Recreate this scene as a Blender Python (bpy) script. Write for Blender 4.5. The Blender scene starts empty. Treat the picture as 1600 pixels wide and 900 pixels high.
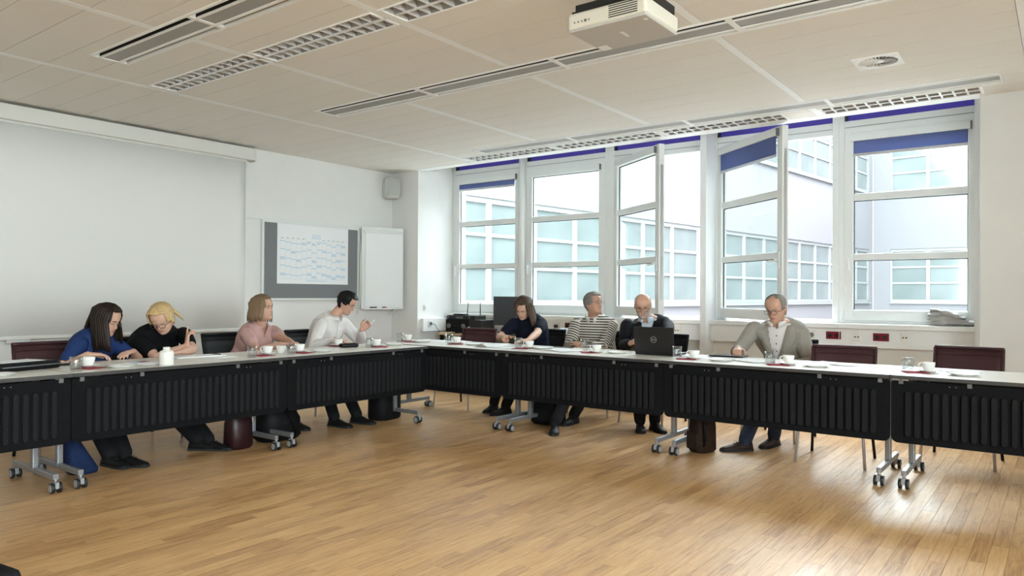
import bpy, bmesh, math, random
from mathutils import Vector, Matrix, Quaternion
random.seed(7)
scene = bpy.context.scene
col = scene.collection
R = math.radians

# ------------------------------------------------------------------ camera
cam_d = bpy.data.cameras.new('camera')
cam_d.sensor_width = 36.0
cam_d.lens = 1154.0 / 1600.0 * 36.0
cam_d.clip_start = 0.05
cam_d.clip_end = 300
cam = bpy.data.objects.new('camera', cam_d)
col.objects.link(cam)
_f = Vector((-0.60012418, 0.79986243, 0.0084292))
_u = Vector((0.0005829, -0.0101004, 0.9999488))
_r = Vector((0.79990664, 0.60009838, 0.00559527))
cam.matrix_world = Matrix(((_r.x, _u.x, -_f.x, 0), (_r.y, _u.y, -_f.y, 0), (_r.z, _u.z, -_f.z, 1.25), (0, 0, 0, 1)))
scene.camera = cam

# ------------------------------------------------------------------ sky, exposure
world = bpy.data.worlds.new('sky'); scene.world = world
world.use_nodes = True
_bg = world.node_tree.nodes['Background']
_bg.inputs[0].default_value = (0.88, 0.94, 1.0, 1)
_bg.inputs[1].default_value = 8.5
scene.view_settings.view_transform = 'Standard'
scene.view_settings.look = 'None'
scene.view_settings.gamma = 1.0
scene.view_settings.use_curve_mapping = False
scene.view_settings.exposure = 1.66

def portal(x0, x1, z0, z1, y):
    d = bpy.data.lights.new('window_portal', 'AREA'); d.shape = 'RECTANGLE'
    d.size = x1 - x0; d.size_y = z1 - z0; d.cycles.is_portal = True
    o = bpy.data.objects.new('window_portal', d); col.objects.link(o)
    o.location = ((x0 + x1) / 2, y, (z0 + z1) / 2)
    o.rotation_euler = (R(-90), 0, 0)
    return o

# ------------------------------------------------------------------ materials
MATS = {}
def mat(name, c, rough=0.6, metal=0.0, spec=0.5, noise=0.0, nscale=20.0, bump=0.0, bscale=80.0, trans=0.0, ior=1.45, sheen=0.0, stretch=None, coat=0.0, bdist=.01):
    m = bpy.data.materials.new(name); m.use_nodes = True
    nt = m.node_tree; b = nt.nodes['Principled BSDF']
    b.inputs['Base Color'].default_value = (*c, 1)
    b.inputs['Roughness'].default_value = rough
    b.inputs['Metallic'].default_value = metal
    b.inputs['Specular IOR Level'].default_value = spec
    b.inputs['IOR'].default_value = ior
    b.inputs['Transmission Weight'].default_value = trans
    b.inputs['Sheen Weight'].default_value = sheen
    b.inputs['Coat Weight'].default_value = coat
    if noise or bump:
        tc = nt.nodes.new('ShaderNodeTexCoord')
        mp = nt.nodes.new('ShaderNodeMapping')
        if stretch: mp.inputs['Scale'].default_value = stretch
        nt.links.new(tc.outputs['Object'], mp.inputs[0])
    if noise:
        n = nt.nodes.new('ShaderNodeTexNoise'); n.inputs['Scale'].default_value = nscale; n.inputs['Detail'].default_value = 4
        nt.links.new(mp.outputs[0], n.inputs['Vector'])
        r = nt.nodes.new('ShaderNodeMapRange')
        r.inputs['From Min'].default_value = .25; r.inputs['From Max'].default_value = .75
        r.inputs['To Min'].default_value = 1 - noise; r.inputs['To Max'].default_value = 1 + noise
        nt.links.new(n.outputs['Fac'], r.inputs['Value'])
        mx = nt.nodes.new('ShaderNodeMix'); mx.data_type = 'RGBA'; mx.blend_type = 'MULTIPLY'
        mx.inputs[0].default_value = 1
        mx.inputs[6].default_value = (*c, 1)
        nt.links.new(r.outputs[0], mx.inputs[7])
        nt.links.new(mx.outputs[2], b.inputs['Base Color'])
    if bump:
        n2 = nt.nodes.new('ShaderNodeTexNoise'); n2.inputs['Scale'].default_value = bscale; n2.inputs['Detail'].default_value = 3
        nt.links.new(mp.outputs[0], n2.inputs['Vector'])
        bp = nt.nodes.new('ShaderNodeBump'); bp.inputs['Strength'].default_value = bump; bp.inputs['Distance'].default_value = bdist
        nt.links.new(n2.outputs['Fac'], bp.inputs['Height'])
        nt.links.new(bp.outputs[0], b.inputs['Normal'])
    MATS[name] = m
    return m

def clear_glass(name, tint, gloss_rough=0.02, power=5, k=.6, base=.012):
    m = bpy.data.materials.new(name); m.use_nodes = True
    nt = m.node_tree; nt.nodes.clear()
    out = nt.nodes.new('ShaderNodeOutputMaterial')
    t = nt.nodes.new('ShaderNodeBsdfTransparent'); t.inputs[0].default_value = (*tint, 1)
    g = nt.nodes.new('ShaderNodeBsdfGlossy'); g.inputs['Roughness'].default_value = gloss_rough
    lw = nt.nodes.new('ShaderNodeLayerWeight'); lw.inputs[0].default_value = .5
    pw = nt.nodes.new('ShaderNodeMath'); pw.operation = 'POWER'; pw.inputs[1].default_value = power
    nt.links.new(lw.outputs['Facing'], pw.inputs[0])
    fr = nt.nodes.new('ShaderNodeMath'); fr.operation = 'MULTIPLY_ADD'; fr.inputs[1].default_value = k; fr.inputs[2].default_value = base
    nt.links.new(pw.outputs[0], fr.inputs[0])
    mx = nt.nodes.new('ShaderNodeMixShader')
    nt.links.new(fr.outputs[0], mx.inputs[0]); nt.links.new(t.outputs[0], mx.inputs[1]); nt.links.new(g.outputs[0], mx.inputs[2])
    nt.links.new(mx.outputs[0], out.inputs[0])
    MATS[name] = m
    return m

M = MATS
mat('wall', (.79, .785, .765), .8, noise=.02, nscale=3, bump=.06, bscale=250)
mat('white_paint', (.80, .81, .80), .35)
mat('lining', (.78, .785, .78), .45)
mat('tile', (.82, .785, .735), .85, noise=.015, nscale=60, bump=.05, bscale=400)
mat('ceiling_white', (.90, .90, .89), .5)
mat('dark_void', (.012, .011, .01), .7)
mat('perforated', (.34, .33, .31), .5, noise=.1, nscale=300)
mat('slot_grey', (.32, .29, .25), .6)
mat('aluminium', (.62, .62, .63), .28, metal=.9)
mat('reflector', (.82, .82, .82), .35, metal=.25)
mat('lamp_side', (.30, .28, .27), .4, metal=.3)
mat('lamp_housing', (.07, .065, .065), .5)
mat('frame_white', (.76, .775, .76), .3)
mat('gasket', (.03, .035, .04), .6)
mat('blind_purple', (.115, .10, .35), .8)
mat('blind_blue', (.13, .16, .36), .8)
mat('cap_grey', (.14, .15, .15), .5)
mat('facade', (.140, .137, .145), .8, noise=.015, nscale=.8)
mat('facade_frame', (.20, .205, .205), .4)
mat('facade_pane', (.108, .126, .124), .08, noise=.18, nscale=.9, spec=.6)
mat('ground', (.42, .42, .40), .9, noise=.1, nscale=3)
mat('screen_fabric', (.79, .785, .76), .9)
mat('casing', (.72, .71, .67), .45)
mat('table_top', (.78, .75, .69), .32, noise=.015, nscale=30)
mat('table_edge', (.045, .043, .042), .5)
mat('felt', (.0165, .0165, .018), .95, spec=.08, noise=.45, nscale=220, bump=.4, bscale=300)
mat('felt_base', (.0095, .0095, .0105), .95, spec=.05, noise=.4, nscale=220)
mat('leg_grey', (.30, .31, .33), .38, metal=.6)
mat('beam_dark', (.025, .025, .027), .5)
mat('clip_grey', (.62, .62, .62), .5)
mat('wheel_black', (.015, .015, .016), .45)
mat('wheel_grey', (.30, .30, .31), .5)
mat('chrome', (.50, .50, .53), .28, metal=.55)
mat('black_plastic', (.012, .012, .013), .4)
mat('black_matt', (.008, .008, .009), .7, spec=.2)
mat('paper', (.86, .87, .88), .8)
mat('china', (.84, .83, .79), .18, spec=.6)
def blind(name, c):
    m = bpy.data.materials.new(name); m.use_nodes = True; nt = m.node_tree; nt.nodes.clear()
    out = nt.nodes.new('ShaderNodeOutputMaterial'); d = nt.nodes.new('ShaderNodeBsdfDiffuse'); t_ = nt.nodes.new('ShaderNodeBsdfTranslucent'); mx = nt.nodes.new('ShaderNodeMixShader')
    d.inputs[0].default_value = (*c, 1); t_.inputs[0].default_value = (*c, 1); mx.inputs[0].default_value = .45
    nt.links.new(d.outputs[0], mx.inputs[1]); nt.links.new(t_.outputs[0], mx.inputs[2]); nt.links.new(mx.outputs[0], out.inputs[0])
    MATS[name] = m
blind('blind_purple', (.15, .125, .40))
blind('blind_blue', (.19, .23, .42))
clear_glass('pane_glass', (.93, .97, .96))

# ------------------------------------------------------------------ mesh helpers
class MB:
    """collects shapes, builds ONE mesh object"""
    def __init__(s):
        s.v = []; s.f = []; s.mi = []; s.sm = []; s.cur = 0
    def raw(s, vs, fs, smooth=False):
        o = len(s.v); s.v += [tuple(p) for p in vs]
        for f in fs:
            s.f.append([i + o for i in f]); s.mi.append(s.cur); s.sm.append(smooth)
        return s
    def box(s, x0, x1, y0, y1, z0, z1, rot=None, piv=None):
        vs = [Vector((x, y, z)) for z in (z0, z1) for y in (y0, y1) for x in (x0, x1)]
        if rot is not None:
            pv = Vector(piv) if piv else Vector(((x0+x1)/2, (y0+y1)/2, (z0+z1)/2))
            vs = [rot @ (p - pv) + pv for p in vs]
        return s.raw(vs, [(0, 2, 3, 1), (4, 5, 7, 6), (0, 1, 5, 4), (2, 6, 7, 3), (0, 4, 6, 2), (1, 3, 7, 5)])
    def prism(s, pts, z0, z1):
        n = len(pts)
        vs = [(x, y, z0) for x, y in pts] + [(x, y, z1) for x, y in pts]
        return s.raw(vs, [tuple(range(n))[::-1], tuple(range(n, 2*n))] + [(i, (i+1) % n, n + (i+1) % n, n + i) for i in range(n)])
    def tube(s, pts, rad, n=10, cap=True, flat=1.0, smooth=True, up=None):
        pts = [Vector(p) for p in pts]
        rad = rad if isinstance(rad, (list, tuple)) else [rad]*len(pts)
        rings = []
        prev = None
        for i, p in enumerate(pts):
            d = (pts[min(i+1, len(pts)-1)] - pts[max(i-1, 0)])
            d = d.normalized() if d.length > 1e-9 else Vector((0, 0, 1))
            if prev is None:
                a = Vector(up) if up else (Vector((0, 0, 1)) if abs(d.z) < .9 else Vector((1, 0, 0)))
            else: a = prev
            a = (a - d * a.dot(d))
            if a.length < 1e-6: a = d.orthogonal()
            a.normalize(); prev = a; b = d.cross(a)
            rings.append([p + (a*math.cos(t)*flat + b*math.sin(t)) * rad[i] for t in [2*math.pi*k/n for k in range(n)]])
        return s.loft(rings, cap, smooth)
    def loft(s, rings, cap=True, smooth=True, closed=True):
        n = len(rings[0]); vs = [p for r in rings for p in r]; fs = []
        for i in range(len(rings)-1):
            for k in range(n if closed else n-1):
                fs.append((i*n+k, i*n+(k+1) % n, (i+1)*n+(k+1) % n, (i+1)*n+k))
        s.raw(vs, fs, smooth)
        if cap:
            o = len(s.v) - len(vs)
            s.f.append([o+k for k in range(n)][::-1]); s.mi.append(s.cur); s.sm.append(False)
            s.f.append([o+(len(rings)-1)*n+k for k in range(n)]); s.mi.append(s.cur); s.sm.append(False)
        return s
    def lathe(s, prof, c=(0, 0, 0), n=24, smooth=True, closed=False):
        c = Vector(c); vs = []; fs = []
        for r, z in prof:
            for k in range(n):
                t = 2*math.pi*k/n
                vs.append(c + Vector((r*math.cos(t), r*math.sin(t), z)))
        for i in range(len(prof)-1):
            for k in range(n):
                fs.append((i*n+k, i*n+(k+1) % n, (i+1)*n+(k+1) % n, (i+1)*n+k))
        s.raw(vs, fs, smooth)
        o = len(s.v) - len(vs)
        if prof[0][0] > 1e-5: s.f.append([o+k for k in range(n)][::-1]); s.mi.append(s.cur); s.sm.append(False)
        if prof[-1][0] > 1e-5: s.f.append([o+(len(prof)-1)*n+k for k in range(n)]); s.mi.append(s.cur); s.sm.append(False)
        return s
    def ellipsoid(s, c, r, n=14, m=9, rot=None):
        c = Vector(c); rings = []
        for i in range(m+1):
            ph = math.pi * i / m; ring = []
            for k in range(n):
                t = 2*math.pi*k/n
                p = Vector((r[0]*math.sin(ph)*math.cos(t), r[1]*math.sin(ph)*math.sin(t), -r[2]*math.cos(ph)))
                if i in (0, m): p = Vector((r[0]*.02*math.cos(t), r[1]*.02*math.sin(t), p.z))
                if rot is not None: p = rot @ p
                ring.append(c + p)
            rings.append(ring)
        return s.loft(rings)
    def slot(s, m): s.cur = m; return s
    def mesh(s, name, origin=(0, 0, 0)):
        o = Vector(origin)
        me = bpy.data.meshes.new(name)
        me.from_pydata([(p[0]-o.x, p[1]-o.y, p[2]-o.z) for p in s.v], [], s.f)
        me.polygons.foreach_set('material_index', s.mi)
        me.polygons.foreach_set('use_smooth', s.sm)
        me.update()
        return me
    def build(s, name, m, parent=None, origin=(0, 0, 0), loc=None, bevel=0, seg=2):
        me = s.mesh(name, origin)
        o = put(name, me, m, parent)
        if loc is not None: o.location = loc
        if bevel:
            b = o.modifiers.new('bevel', 'BEVEL'); b.width = bevel; b.segments = seg; b.limit_method = 'ANGLE'; b.angle_limit = R(40)
        return o

def put(name, me, m=None, parent=None):
    o = bpy.data.objects.new(name, me); col.objects.link(o)
    if m is not None:
        for x in (m if isinstance(m, (list, tuple)) else [m]):
            me.materials.append(M[x] if isinstance(x, str) else x)
    if parent is not None: o.parent = parent
    return o

def tag(o, label=None, cat=None, group=None, kind=None):
    if label: o['label'] = label
    if cat: o['category'] = cat
    if group: o['group'] = group
    if kind: o['kind'] = kind
    return o

def thing(name, loc=(0, 0, 0), rz=0, label=None, cat=None, group=None, kind=None):
    o = bpy.data.objects.new(name, None); o.empty_display_size = .1
    col.objects.link(o); o.location = loc; o.rotation_euler = (0, 0, rz)
    return tag(o, label, cat, group, kind)

def copy_tree(o, parent=None):
    c = o.copy(); col.objects.link(c); c.parent = parent
    for ch in list(o.children): copy_tree(ch, c)
    return c

def dup(o, loc, rz, label, group=None):
    c = copy_tree(o); c.location = loc; c.rotation_euler = (0, 0, rz)
    c['label'] = label
    if group: c['group'] = group
    return c

def struct(name, mb, m, label=None, parent=None, bevel=0):
    o = mb.build(name, m, parent, bevel=bevel)
    if parent is None: tag(o, label, kind='structure')
    return o

# ------------------------------------------------------------------ room dimensions
XL, XR, YB = -7.73, 2.2, -2.6         # left wall, right wall, back wall
YP, YS, YW = 7.43, 7.995, 8.16        # pilaster front, sill front, inner face of windows
ZC = 2.965                            # suspended ceiling
ZT = 3.38                             # slab

# ------------------------------------------------------------------ floor
def floor_material():
    m = bpy.data.materials.new('parquet'); m.use_nodes = True
    nt = m.node_tree; N = nt.nodes; Lk = nt.links
    b = N['Principled BSDF']
    g = N.new('ShaderNodeNewGeometry'); sp = N.new('ShaderNodeSeparateXYZ'); Lk.new(g.outputs['Position'], sp.inputs[0])
    def mth(op, a, bb=None):
        n = N.new('ShaderNodeMath'); n.operation = op
        for i, v in enumerate((a, bb)):
            if v is None: continue
            if isinstance(v, (int, float)): n.inputs[i].default_value = v
            else: Lk.new(v, n.inputs[i])
        return n.outputs[0]
    i = mth('FLOOR', mth('DIVIDE', sp.outputs[0], PW))
    off = mth('FRACT', mth('MULTIPLY', i, .381966))
    j = mth('FLOOR', mth('ADD', mth('DIVIDE', sp.outputs[1], PL), off))
    cb = N.new('ShaderNodeCombineXYZ'); Lk.new(i, cb.inputs[0]); Lk.new(j, cb.inputs[1])
    wn = N.new('ShaderNodeTexWhiteNoise'); wn.noise_dimensions = '3D'; Lk.new(cb.outputs[0], wn.inputs['Vector'])
    # grain stretched along the strip, shifted per strip
    c2 = N.new('ShaderNodeCombineXYZ')
    Lk.new(mth('MULTIPLY', sp.outputs[0], 30.0), c2.inputs[0])
    Lk.new(mth('MULTIPLY', sp.outputs[1], 2.0), c2.inputs[1])
    Lk.new(mth('MULTIPLY', wn.outputs['Value'], 37.0), c2.inputs[2])
    ns = N.new('ShaderNodeTexNoise'); ns.inputs['Scale'].default_value = 2.2; ns.inputs['Detail'].default_value = 5; ns.inputs['Roughness'].default_value = .65
    Lk.new(c2.outputs[0], ns.inputs['Vector'])
    cr = N.new('ShaderNodeValToRGB')
    e = cr.color_ramp.elements
    e[0].position = .28; e[0].color = (.30, .150, .058, 1)
    e[1].position = .70; e[1].color = (.65, .41, .19, 1)
    x = e.new(.47); x.color = (.51, .295, .125, 1)
    mixv = mth('ADD', mth('MULTIPLY', ns.outputs['Fac'], .80), mth('MULTIPLY', wn.outputs['Value'], .17))
    Lk.new(mixv, cr.inputs[0])
    Lk.new(cr.outputs[0], b.inputs['Base Color'])
    b.inputs['Roughness'].default_value = .36
    rr = mth('ADD', mth('MULTIPLY', wn.outputs['Value'], .10), .30)
    Lk.new(rr, b.inputs['Roughness'])
    b.inputs['Specular IOR Level'].default_value = .5
    M['parquet'] = m
PW, PL = .075, .52
floor_material()
floor = struct('floor', MB().box(XL-.2, XR+.2, YB-.2, 8.4, -.20, -.0125), 'beam_dark', 'oak strip parquet floor')
def strip_bounds(i, j):
    off = (i * .381966) % 1.0
    return i*PW, (i+1)*PW, (j-off)*PL, (j+1-off)*PL
strips = []
from bpy_extras.object_utils import world_to_camera_view
bpy.context.view_layer.update()
for i in range(int(XL/PW)-1, int(XR/PW)+1):
    for j in range(int(YB/PL)-1, int(8.2/PL)+2):
        x0, x1, y0, y1 = strip_bounds(i, j)
        x0, x1, y0, y1 = max(x0, XL), min(x1, XR), max(y0, YB), min(y1, 8.12)
        if x1-x0 < .004 or y1-y0 < .01: continue
        c = Vector(((x0+x1)/2, (y0+y1)/2, 0))
        q = world_to_camera_view(scene, cam, c)
        key = q.z if (0 < q.x < 1 and 0 < q.y < 1 and q.z > 0) else 99
        strips.append((key, x0, x1, y0, y1))
strips.sort()
plank_mesh = None
rest = MB()
n_single = 0
for key, x0, x1, y0, y1 in strips:
    full = abs((y1-y0)-PL) < 1e-4 and abs((x1-x0)-PW) < 1e-4
    g = .0006
    if n_single < 290 and key < 90 and full:
        if plank_mesh is None:
            plank_mesh = MB().box(-PW/2+g, PW/2-g, -PL/2+g, PL/2-g, -.012, 0).mesh('plank')
            plank_mesh.materials.append(M['parquet'])
        o = put('plank', plank_mesh, None, floor); o.location = ((x0+x1)/2, (y0+y1)/2, 0)
        n_single += 1
    else:
        rest.box(x0+g, x1-g, y0+g, y1-g, -.012, 0)
tag(rest.build('parquet_strips', 'parquet', floor), kind='stuff')

# ------------------------------------------------------------------ walls
struct('wall_left', MB().box(XL-.2, XL, YB-.2, 8.45, -.2, ZT), 'wall', 'off-white wall behind the projection screen')
struct('wall_back', MB().box(XL, XR, YB-.2, YB, -.2, ZT), 'wall', 'wall behind the camera')
wr = MB().box(XR, XR+.25, YB-.2, 8.45, -.2, .93).box(XR, XR+.25, YB-.2, 8.45, 3.10, ZT)
for a, b in ((YB-.2, -2.3), (.48, .68), (2.9, 8.45)): wr.box(XR, XR+.25, a, b, .93, 3.10)
struct('wall_right', wr, 'wall', 'right wall, out of view, with windows added for daylight')  # openings left for the added daylight windows
ww = MB()
ww.box(XL, -7.217, YP, 8.45, -.2, ZT)                      # pilaster beside the left wall
ww.box(-.588, .45, YP, 8.45, -.2, ZT)                      # pier at the right
ww.box(-7.217, -.588, 8.12, 8.45, -.2, .93)                # parapet below the windows
ww.box(-7.217, -.588, 8.12, 8.45, 3.30, ZT)
ww.box(.45, XR, 8.12, 8.45, -.2, .93); ww.box(.45, XR, 8.12, 8.45, 3.30, ZT)
struct('wall_window', ww, 'wall', 'off-white window wall with pilaster and pier')
struct('trim_1', MB().box(-3.285, -3.214, 7.885, 8.20, 0, ZT), 'lining', 'slim white post between the open windows', bevel=.004)
struct('trim_2', MB().box(-.675, -.590, 7.985, 8.19, .93, ZT).box(-.675, -.590, 7.99, 8.19, .735, .93), 'lining', 'white lining board beside the pier')
struct('trim_3', MB().box(-7.217, -3.285, YS, 8.19, .922, .972).box(-3.214, -.590, YS, 8.19, .922, .972).box(.45, XR, YS, 8.19, .922, .972), 'lining', 'white window sill', bevel=.006)
struct('trim_4', MB().box(-7.16, -3.285, 8.03, 8.12, .735, .921).box(-3.214, -.590, 8.03, 8.12, .735, .921).box(-7.217, -7.162, 7.49, 8.12, .722, .905), 'lining', 'white cable duct below the window sill', bevel=.004)

# ------------------------------------------------------------------ ceiling
ceil = struct('ceiling', MB().box(XL-.2, XR+.2, YB-.2, 8.45, ZT, ZT+.2), 'ceiling_white', 'suspended ceiling of beige panels with white bands')
YE = 7.47
bands = [-6.15, -4.745, -3.36, -1.86, -.205, 1.2]
fixt = []     # rectangles cut out of the panels
SX = [-5.65, -4.36, -3.005, -1.68, -.395]
for (y0, y1) in ((2.42, 2.70), (4.42, 4.72), (6.735, 7.035)):
    fixt.append((SX[0], SX[-1], y0, y1))
LUM = [(-6.08, -4.72, 3.065, 3.315), (-4.68, -3.395, 3.065, 3.315), (-3.33, -2.02, 3.065, 3.315), (-1.82, -.53, 3.065, 3.315),
       (-6.10, -4.80, 7.075, 7.335), (-4.76, -3.46, 7.075, 7.335), (-3.42, -2.14, 7.075, 7.335), (-1.83, -.545, 7.075, 7.335)]
fixt += LUM
DIF = (-1.25, -.945, 5.745, 6.05)
fixt.append(DIF)
def cut(rects, h):
    out = []
    for (x0, x1, y0, y1) in rects:
        hx0, hx1, hy0, hy1 = h
        if hx0 >= x1 or hx1 <= x0 or hy0 >= y1 or hy1 <= y0: out.append((x0, x1, y0, y1)); continue
        if hy0 > y0: out.append((x0, x1, y0, hy0))
        if hy1 < y1: out.append((x0, x1, hy1, y1))
        a, b = max(y0, hy0), min(y1, hy1)
        if hx0 > x0: out.append((x0, hx0, a, b))
        if hx1 < x1: out.append((hx1, x1, a, b))
    return out
bw = .033
xs = [XL] + bands + [XR]
jy = [YB]
k = 4.42
while k - .3 > YB: k -= .3
while k < YE: jy.append(k); k += .3
jy.append(YE)
for bi in range(len(xs)-1):
    x0 = xs[bi] + (bw if bi else 0); x1 = xs[bi+1] - (bw if bi < len(xs)-2 else 0)
    for ji in range(len(jy)-1):
        rects = [(x0, x1, jy[ji], jy[ji+1])]
        for h in fixt: rects = cut(rects, h)
        mb = MB(); ok = False
        for (a, b, c, d) in rects:
            if b-a < .012 or d-c < .012: continue
            g = .0022
            mb.box(a, b, c+(g if abs(c-jy[ji]) < 1e-6 else 0), d-(g if abs(d-jy[ji+1]) < 1e-6 else 0), ZC, ZC+.02); ok = True
        if ok: mb.build('ceiling_panel', 'tile', ceil, bevel=0)
backing = MB()
for r_ in [(XL, XR, YB, YE)]:
    rects = [r_]
    for h in fixt: rects = cut(rects, h)
    for (a, b, c, d) in rects: backing.box(a, b, c, d, ZC+.022, ZC+.03)
backing.build('panel_backing', 'lamp_housing', ceil)
for x in bands:
    rects = [(x-bw, x+bw, YB, YE)]
    for h in fixt: rects = cut(rects, h)
    mb = MB()
    for (a, b, c, d) in rects:
        if b - a > .02: mb.box(a+.003, b-.003, c, d, ZC-.001, ZC+.02)
    mb.build('ceiling_band', 'ceiling_white', ceil)
MB().box(-7.217, -.588, 7.345, 7.50, ZC-.004, ZC).box(-7.217, -.588, YE, 7.50, ZC, ZT).box(.45, XR, YE, 7.50, ZC, ZT).build('ceiling_edge', 'ceiling_white', ceil)

# linear ceiling diffusers: every unit is a thing
def slot_unit(x0, x1, y0, y1, label, thin=False):
    t = thing('ceiling_slot_diffuser', ((x0+x1)/2, (y0+y1)/2, ZC), 0, label, 'air diffuser', 'linear air diffusers in the ceiling')
    o = t.location.copy(); w = y1-y0
    fr = MB()
    fr.box(x0, x1, y0, y0+.022, ZC-.006, ZC+.001).box(x0, x1, y1-.02, y1, ZC-.006, ZC+.03)
    fr.box(x0, x0+.018, y0+.022, y1-.02, ZC-.006, ZC+.03).box(x1-.018, x1, y0+.022, y1-.02, ZC-.006, ZC+.03)
    s0 = y0+.022+(.026 if thin else .042)
    fr.box(x0+.018, x1-.018, s0, s0+.02, ZC-.006, ZC+.001)
    s1 = y1-.02-.042
    fr.box(x0+.018, x1-.018, s1-.022, s1, ZC-.006, ZC+.03)
    fr.build('frame', 'ceiling_white', t, o)
    MB().box(x0, x1, y0, y1, ZC+.09, ZC+.10).box(x0, x1, y0+.016, y0+.022, ZC+.0012, ZC+.09).box(x0, x1, s0, s0+.006, ZC+.0012, ZC+.09).build('plenum', 'dark_void', t, o)
    MB().box(x0+.018, x1-.018, s0+.02, s1-.022, ZC-.001, ZC+.006).build('perforated_plate', 'perforated', t, o)
    MB().box(x0+.018, x1-.018, s1, y1-.02, ZC+.012, ZC+.018).build('slot_plate', 'slot_grey', t, o)
    return t
ordn = ['leftmost', 'second', 'third', 'rightmost']
for (y0, y1), where, th in (((2.42, 2.70), 'in the row nearest the camera', False), ((4.42, 4.72), 'in the row that passes behind the projector', False), ((6.735, 7.035), 'in the row along the windows', True)):
    for k in range(4):
        slot_unit(SX[k], SX[k+1], y0, y1, ordn[k] + ' white slotted air diffuser ' + where, th)

# louvre ceiling lights
def louvre(x0, x1, y0, y1, label, n=13):
    t = thing('louvre_ceiling_light', ((x0+x1)/2, (y0+y1)/2, ZC), 0, label, 'ceiling light', 'louvre ceiling lights')
    o = t.location.copy()
    f = .014; ym = (y0+y1)/2
    MB().box(x0, x1, y0, y0+f, ZC-.006, ZC+.02).box(x0, x1, y1-f, y1, ZC-.006, ZC+.02).box(x0, x0+.02, y0+f, y1-f, ZC-.006, ZC+.02).box(x1-.02, x1, y0+f, y1-f, ZC-.006, ZC+.02).build('frame', 'ceiling_white', t, o)
    MB().box(x0, x1, ym-.012, ym+.012, ZC-.004, ZC+.04).build('centre_rail', 'reflector', t, o)
    hs = MB(); hs.box(x0, x1, y0, y1, ZC+.085, ZC+.09)
    for a in (y0+.002, y1-.006): hs.box(x0, x1, a, a+.004, ZC+.02, ZC+.085)
    hs.build('housing', 'lamp_housing', t, o)
    for a, b in ((y0+f, ym-.012), (ym+.012, y1-f)):
        yc = (a+b)/2
        MB().tube([(x0+.03, yc, ZC+.062), (x1-.03, yc, ZC+.062)], .013, 10).build('tube_lamp', 'perforated', t, o)
        # curved reflector sides
        mb = MB()
        for s_ in (1, -1):
            e = a if s_ > 0 else b
            prof = [(0, 0), (.006, .02), (.017, .036), (.032, .047)]
            rings = [[Vector((x, e + s_*p, ZC+z)) for p, z in prof] for x in (x0+.02, x1-.02)]
            mb.loft(rings, cap=False, closed=False)
        mb.build('side_reflector', 'lamp_side', t, o)
        me = None
        for k in range(n+1):
            x = x0+.02+(x1-x0-.04)*k/n
            if me is None:
                me = MB().raw([(-.008, a-yc, -.002), (.008, a-yc, -.002), (.003, a-yc, .032), (-.003, a-yc, .032),
                               (-.008, b-yc, -.002), (.008, b-yc, -.002), (.003, b-yc, .032), (-.003, b-yc, .032)],
                              [(0, 1, 5, 4), (1, 2, 6, 5), (2, 3, 7, 6), (3, 0, 4, 7), (0, 3, 2, 1), (4, 5, 6, 7)]).mesh('blade')
                me.materials.append(M['reflector'])
            bo = put('blade', me, None, t); bo.location = (x-o.x, yc-o.y, 0)
    return t
ln = ['leftmost louvre ceiling light in the row near the projector', 'middle louvre ceiling light in the row near the projector', 'louvre ceiling light cut by the top edge of the picture', 'louvre ceiling light in the row above the camera',
      'leftmost louvre ceiling light above the windows', 'second louvre ceiling light from the left above the windows', 'third louvre ceiling light above the windows beside the white post', 'rightmost louvre ceiling light above the windows beside the pier']
for r_, l_ in zip(LUM, ln): louvre(*r_, l_)

# swirl air diffuser
t = thing('swirl_diffuser', ((DIF[0]+DIF[1])/2, (DIF[2]+DIF[3])/2, ZC), 0, 'square white swirl air diffuser with radial blades in the ceiling', 'air diffuser')
mb = MB()
hw = (DIF[1]-DIF[0])/2; ro = .132
nseg = 48
def sq(tt):
    c, s_ = math.cos(tt), math.sin(tt); k = hw/max(abs(c), abs(s_)); return (c*k, s_*k)
o_ = [(*sq(2*math.pi*k/nseg), -.008) for k in range(nseg)]; i_ = [(ro*math.cos(2*math.pi*k/nseg), ro*math.sin(2*math.pi*k/nseg), -.008) for k in range(nseg)]
o2 = [(a, b, .012) for a, b, _ in o_]; i2 = [(a, b, .012) for a, b, _ in i_]
vs = o_+i_+o2+i2; fs = []
for k in range(nseg):
    j = (k+1) % nseg
    fs += [(k, j, nseg+j, nseg+k)[::-1], (k, 2*nseg+k, 2*nseg+j, j)[::-1], (nseg+k, nseg+j, 3*nseg+j, 3*nseg+k)[::-1]]
mb.raw(vs, fs).build('frame', 'ceiling_white', t)
MB().lathe([(0, .05), (.15, .05), (.15, .06), (0, .06)], n=32).build('plenum', 'dark_void', t)
MB().lathe([(0, -.008), (.035, -.008), (.035, .004), (0, .004)], n=24).build('hub', 'ceiling_white', t)
me = MB().box(.03, ro+.004, -.0048, .0048, -.001, .001, rot=Matrix.Rotation(R(38), 3, 'X')).mesh('vane'); me.materials.append(M['ceiling_white'])
for k in range(24):
    b = put('vane', me, None, t); b.rotation_euler = (0, 0, 2*math.pi*k/24); b.location = (0, 0, .0)

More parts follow.
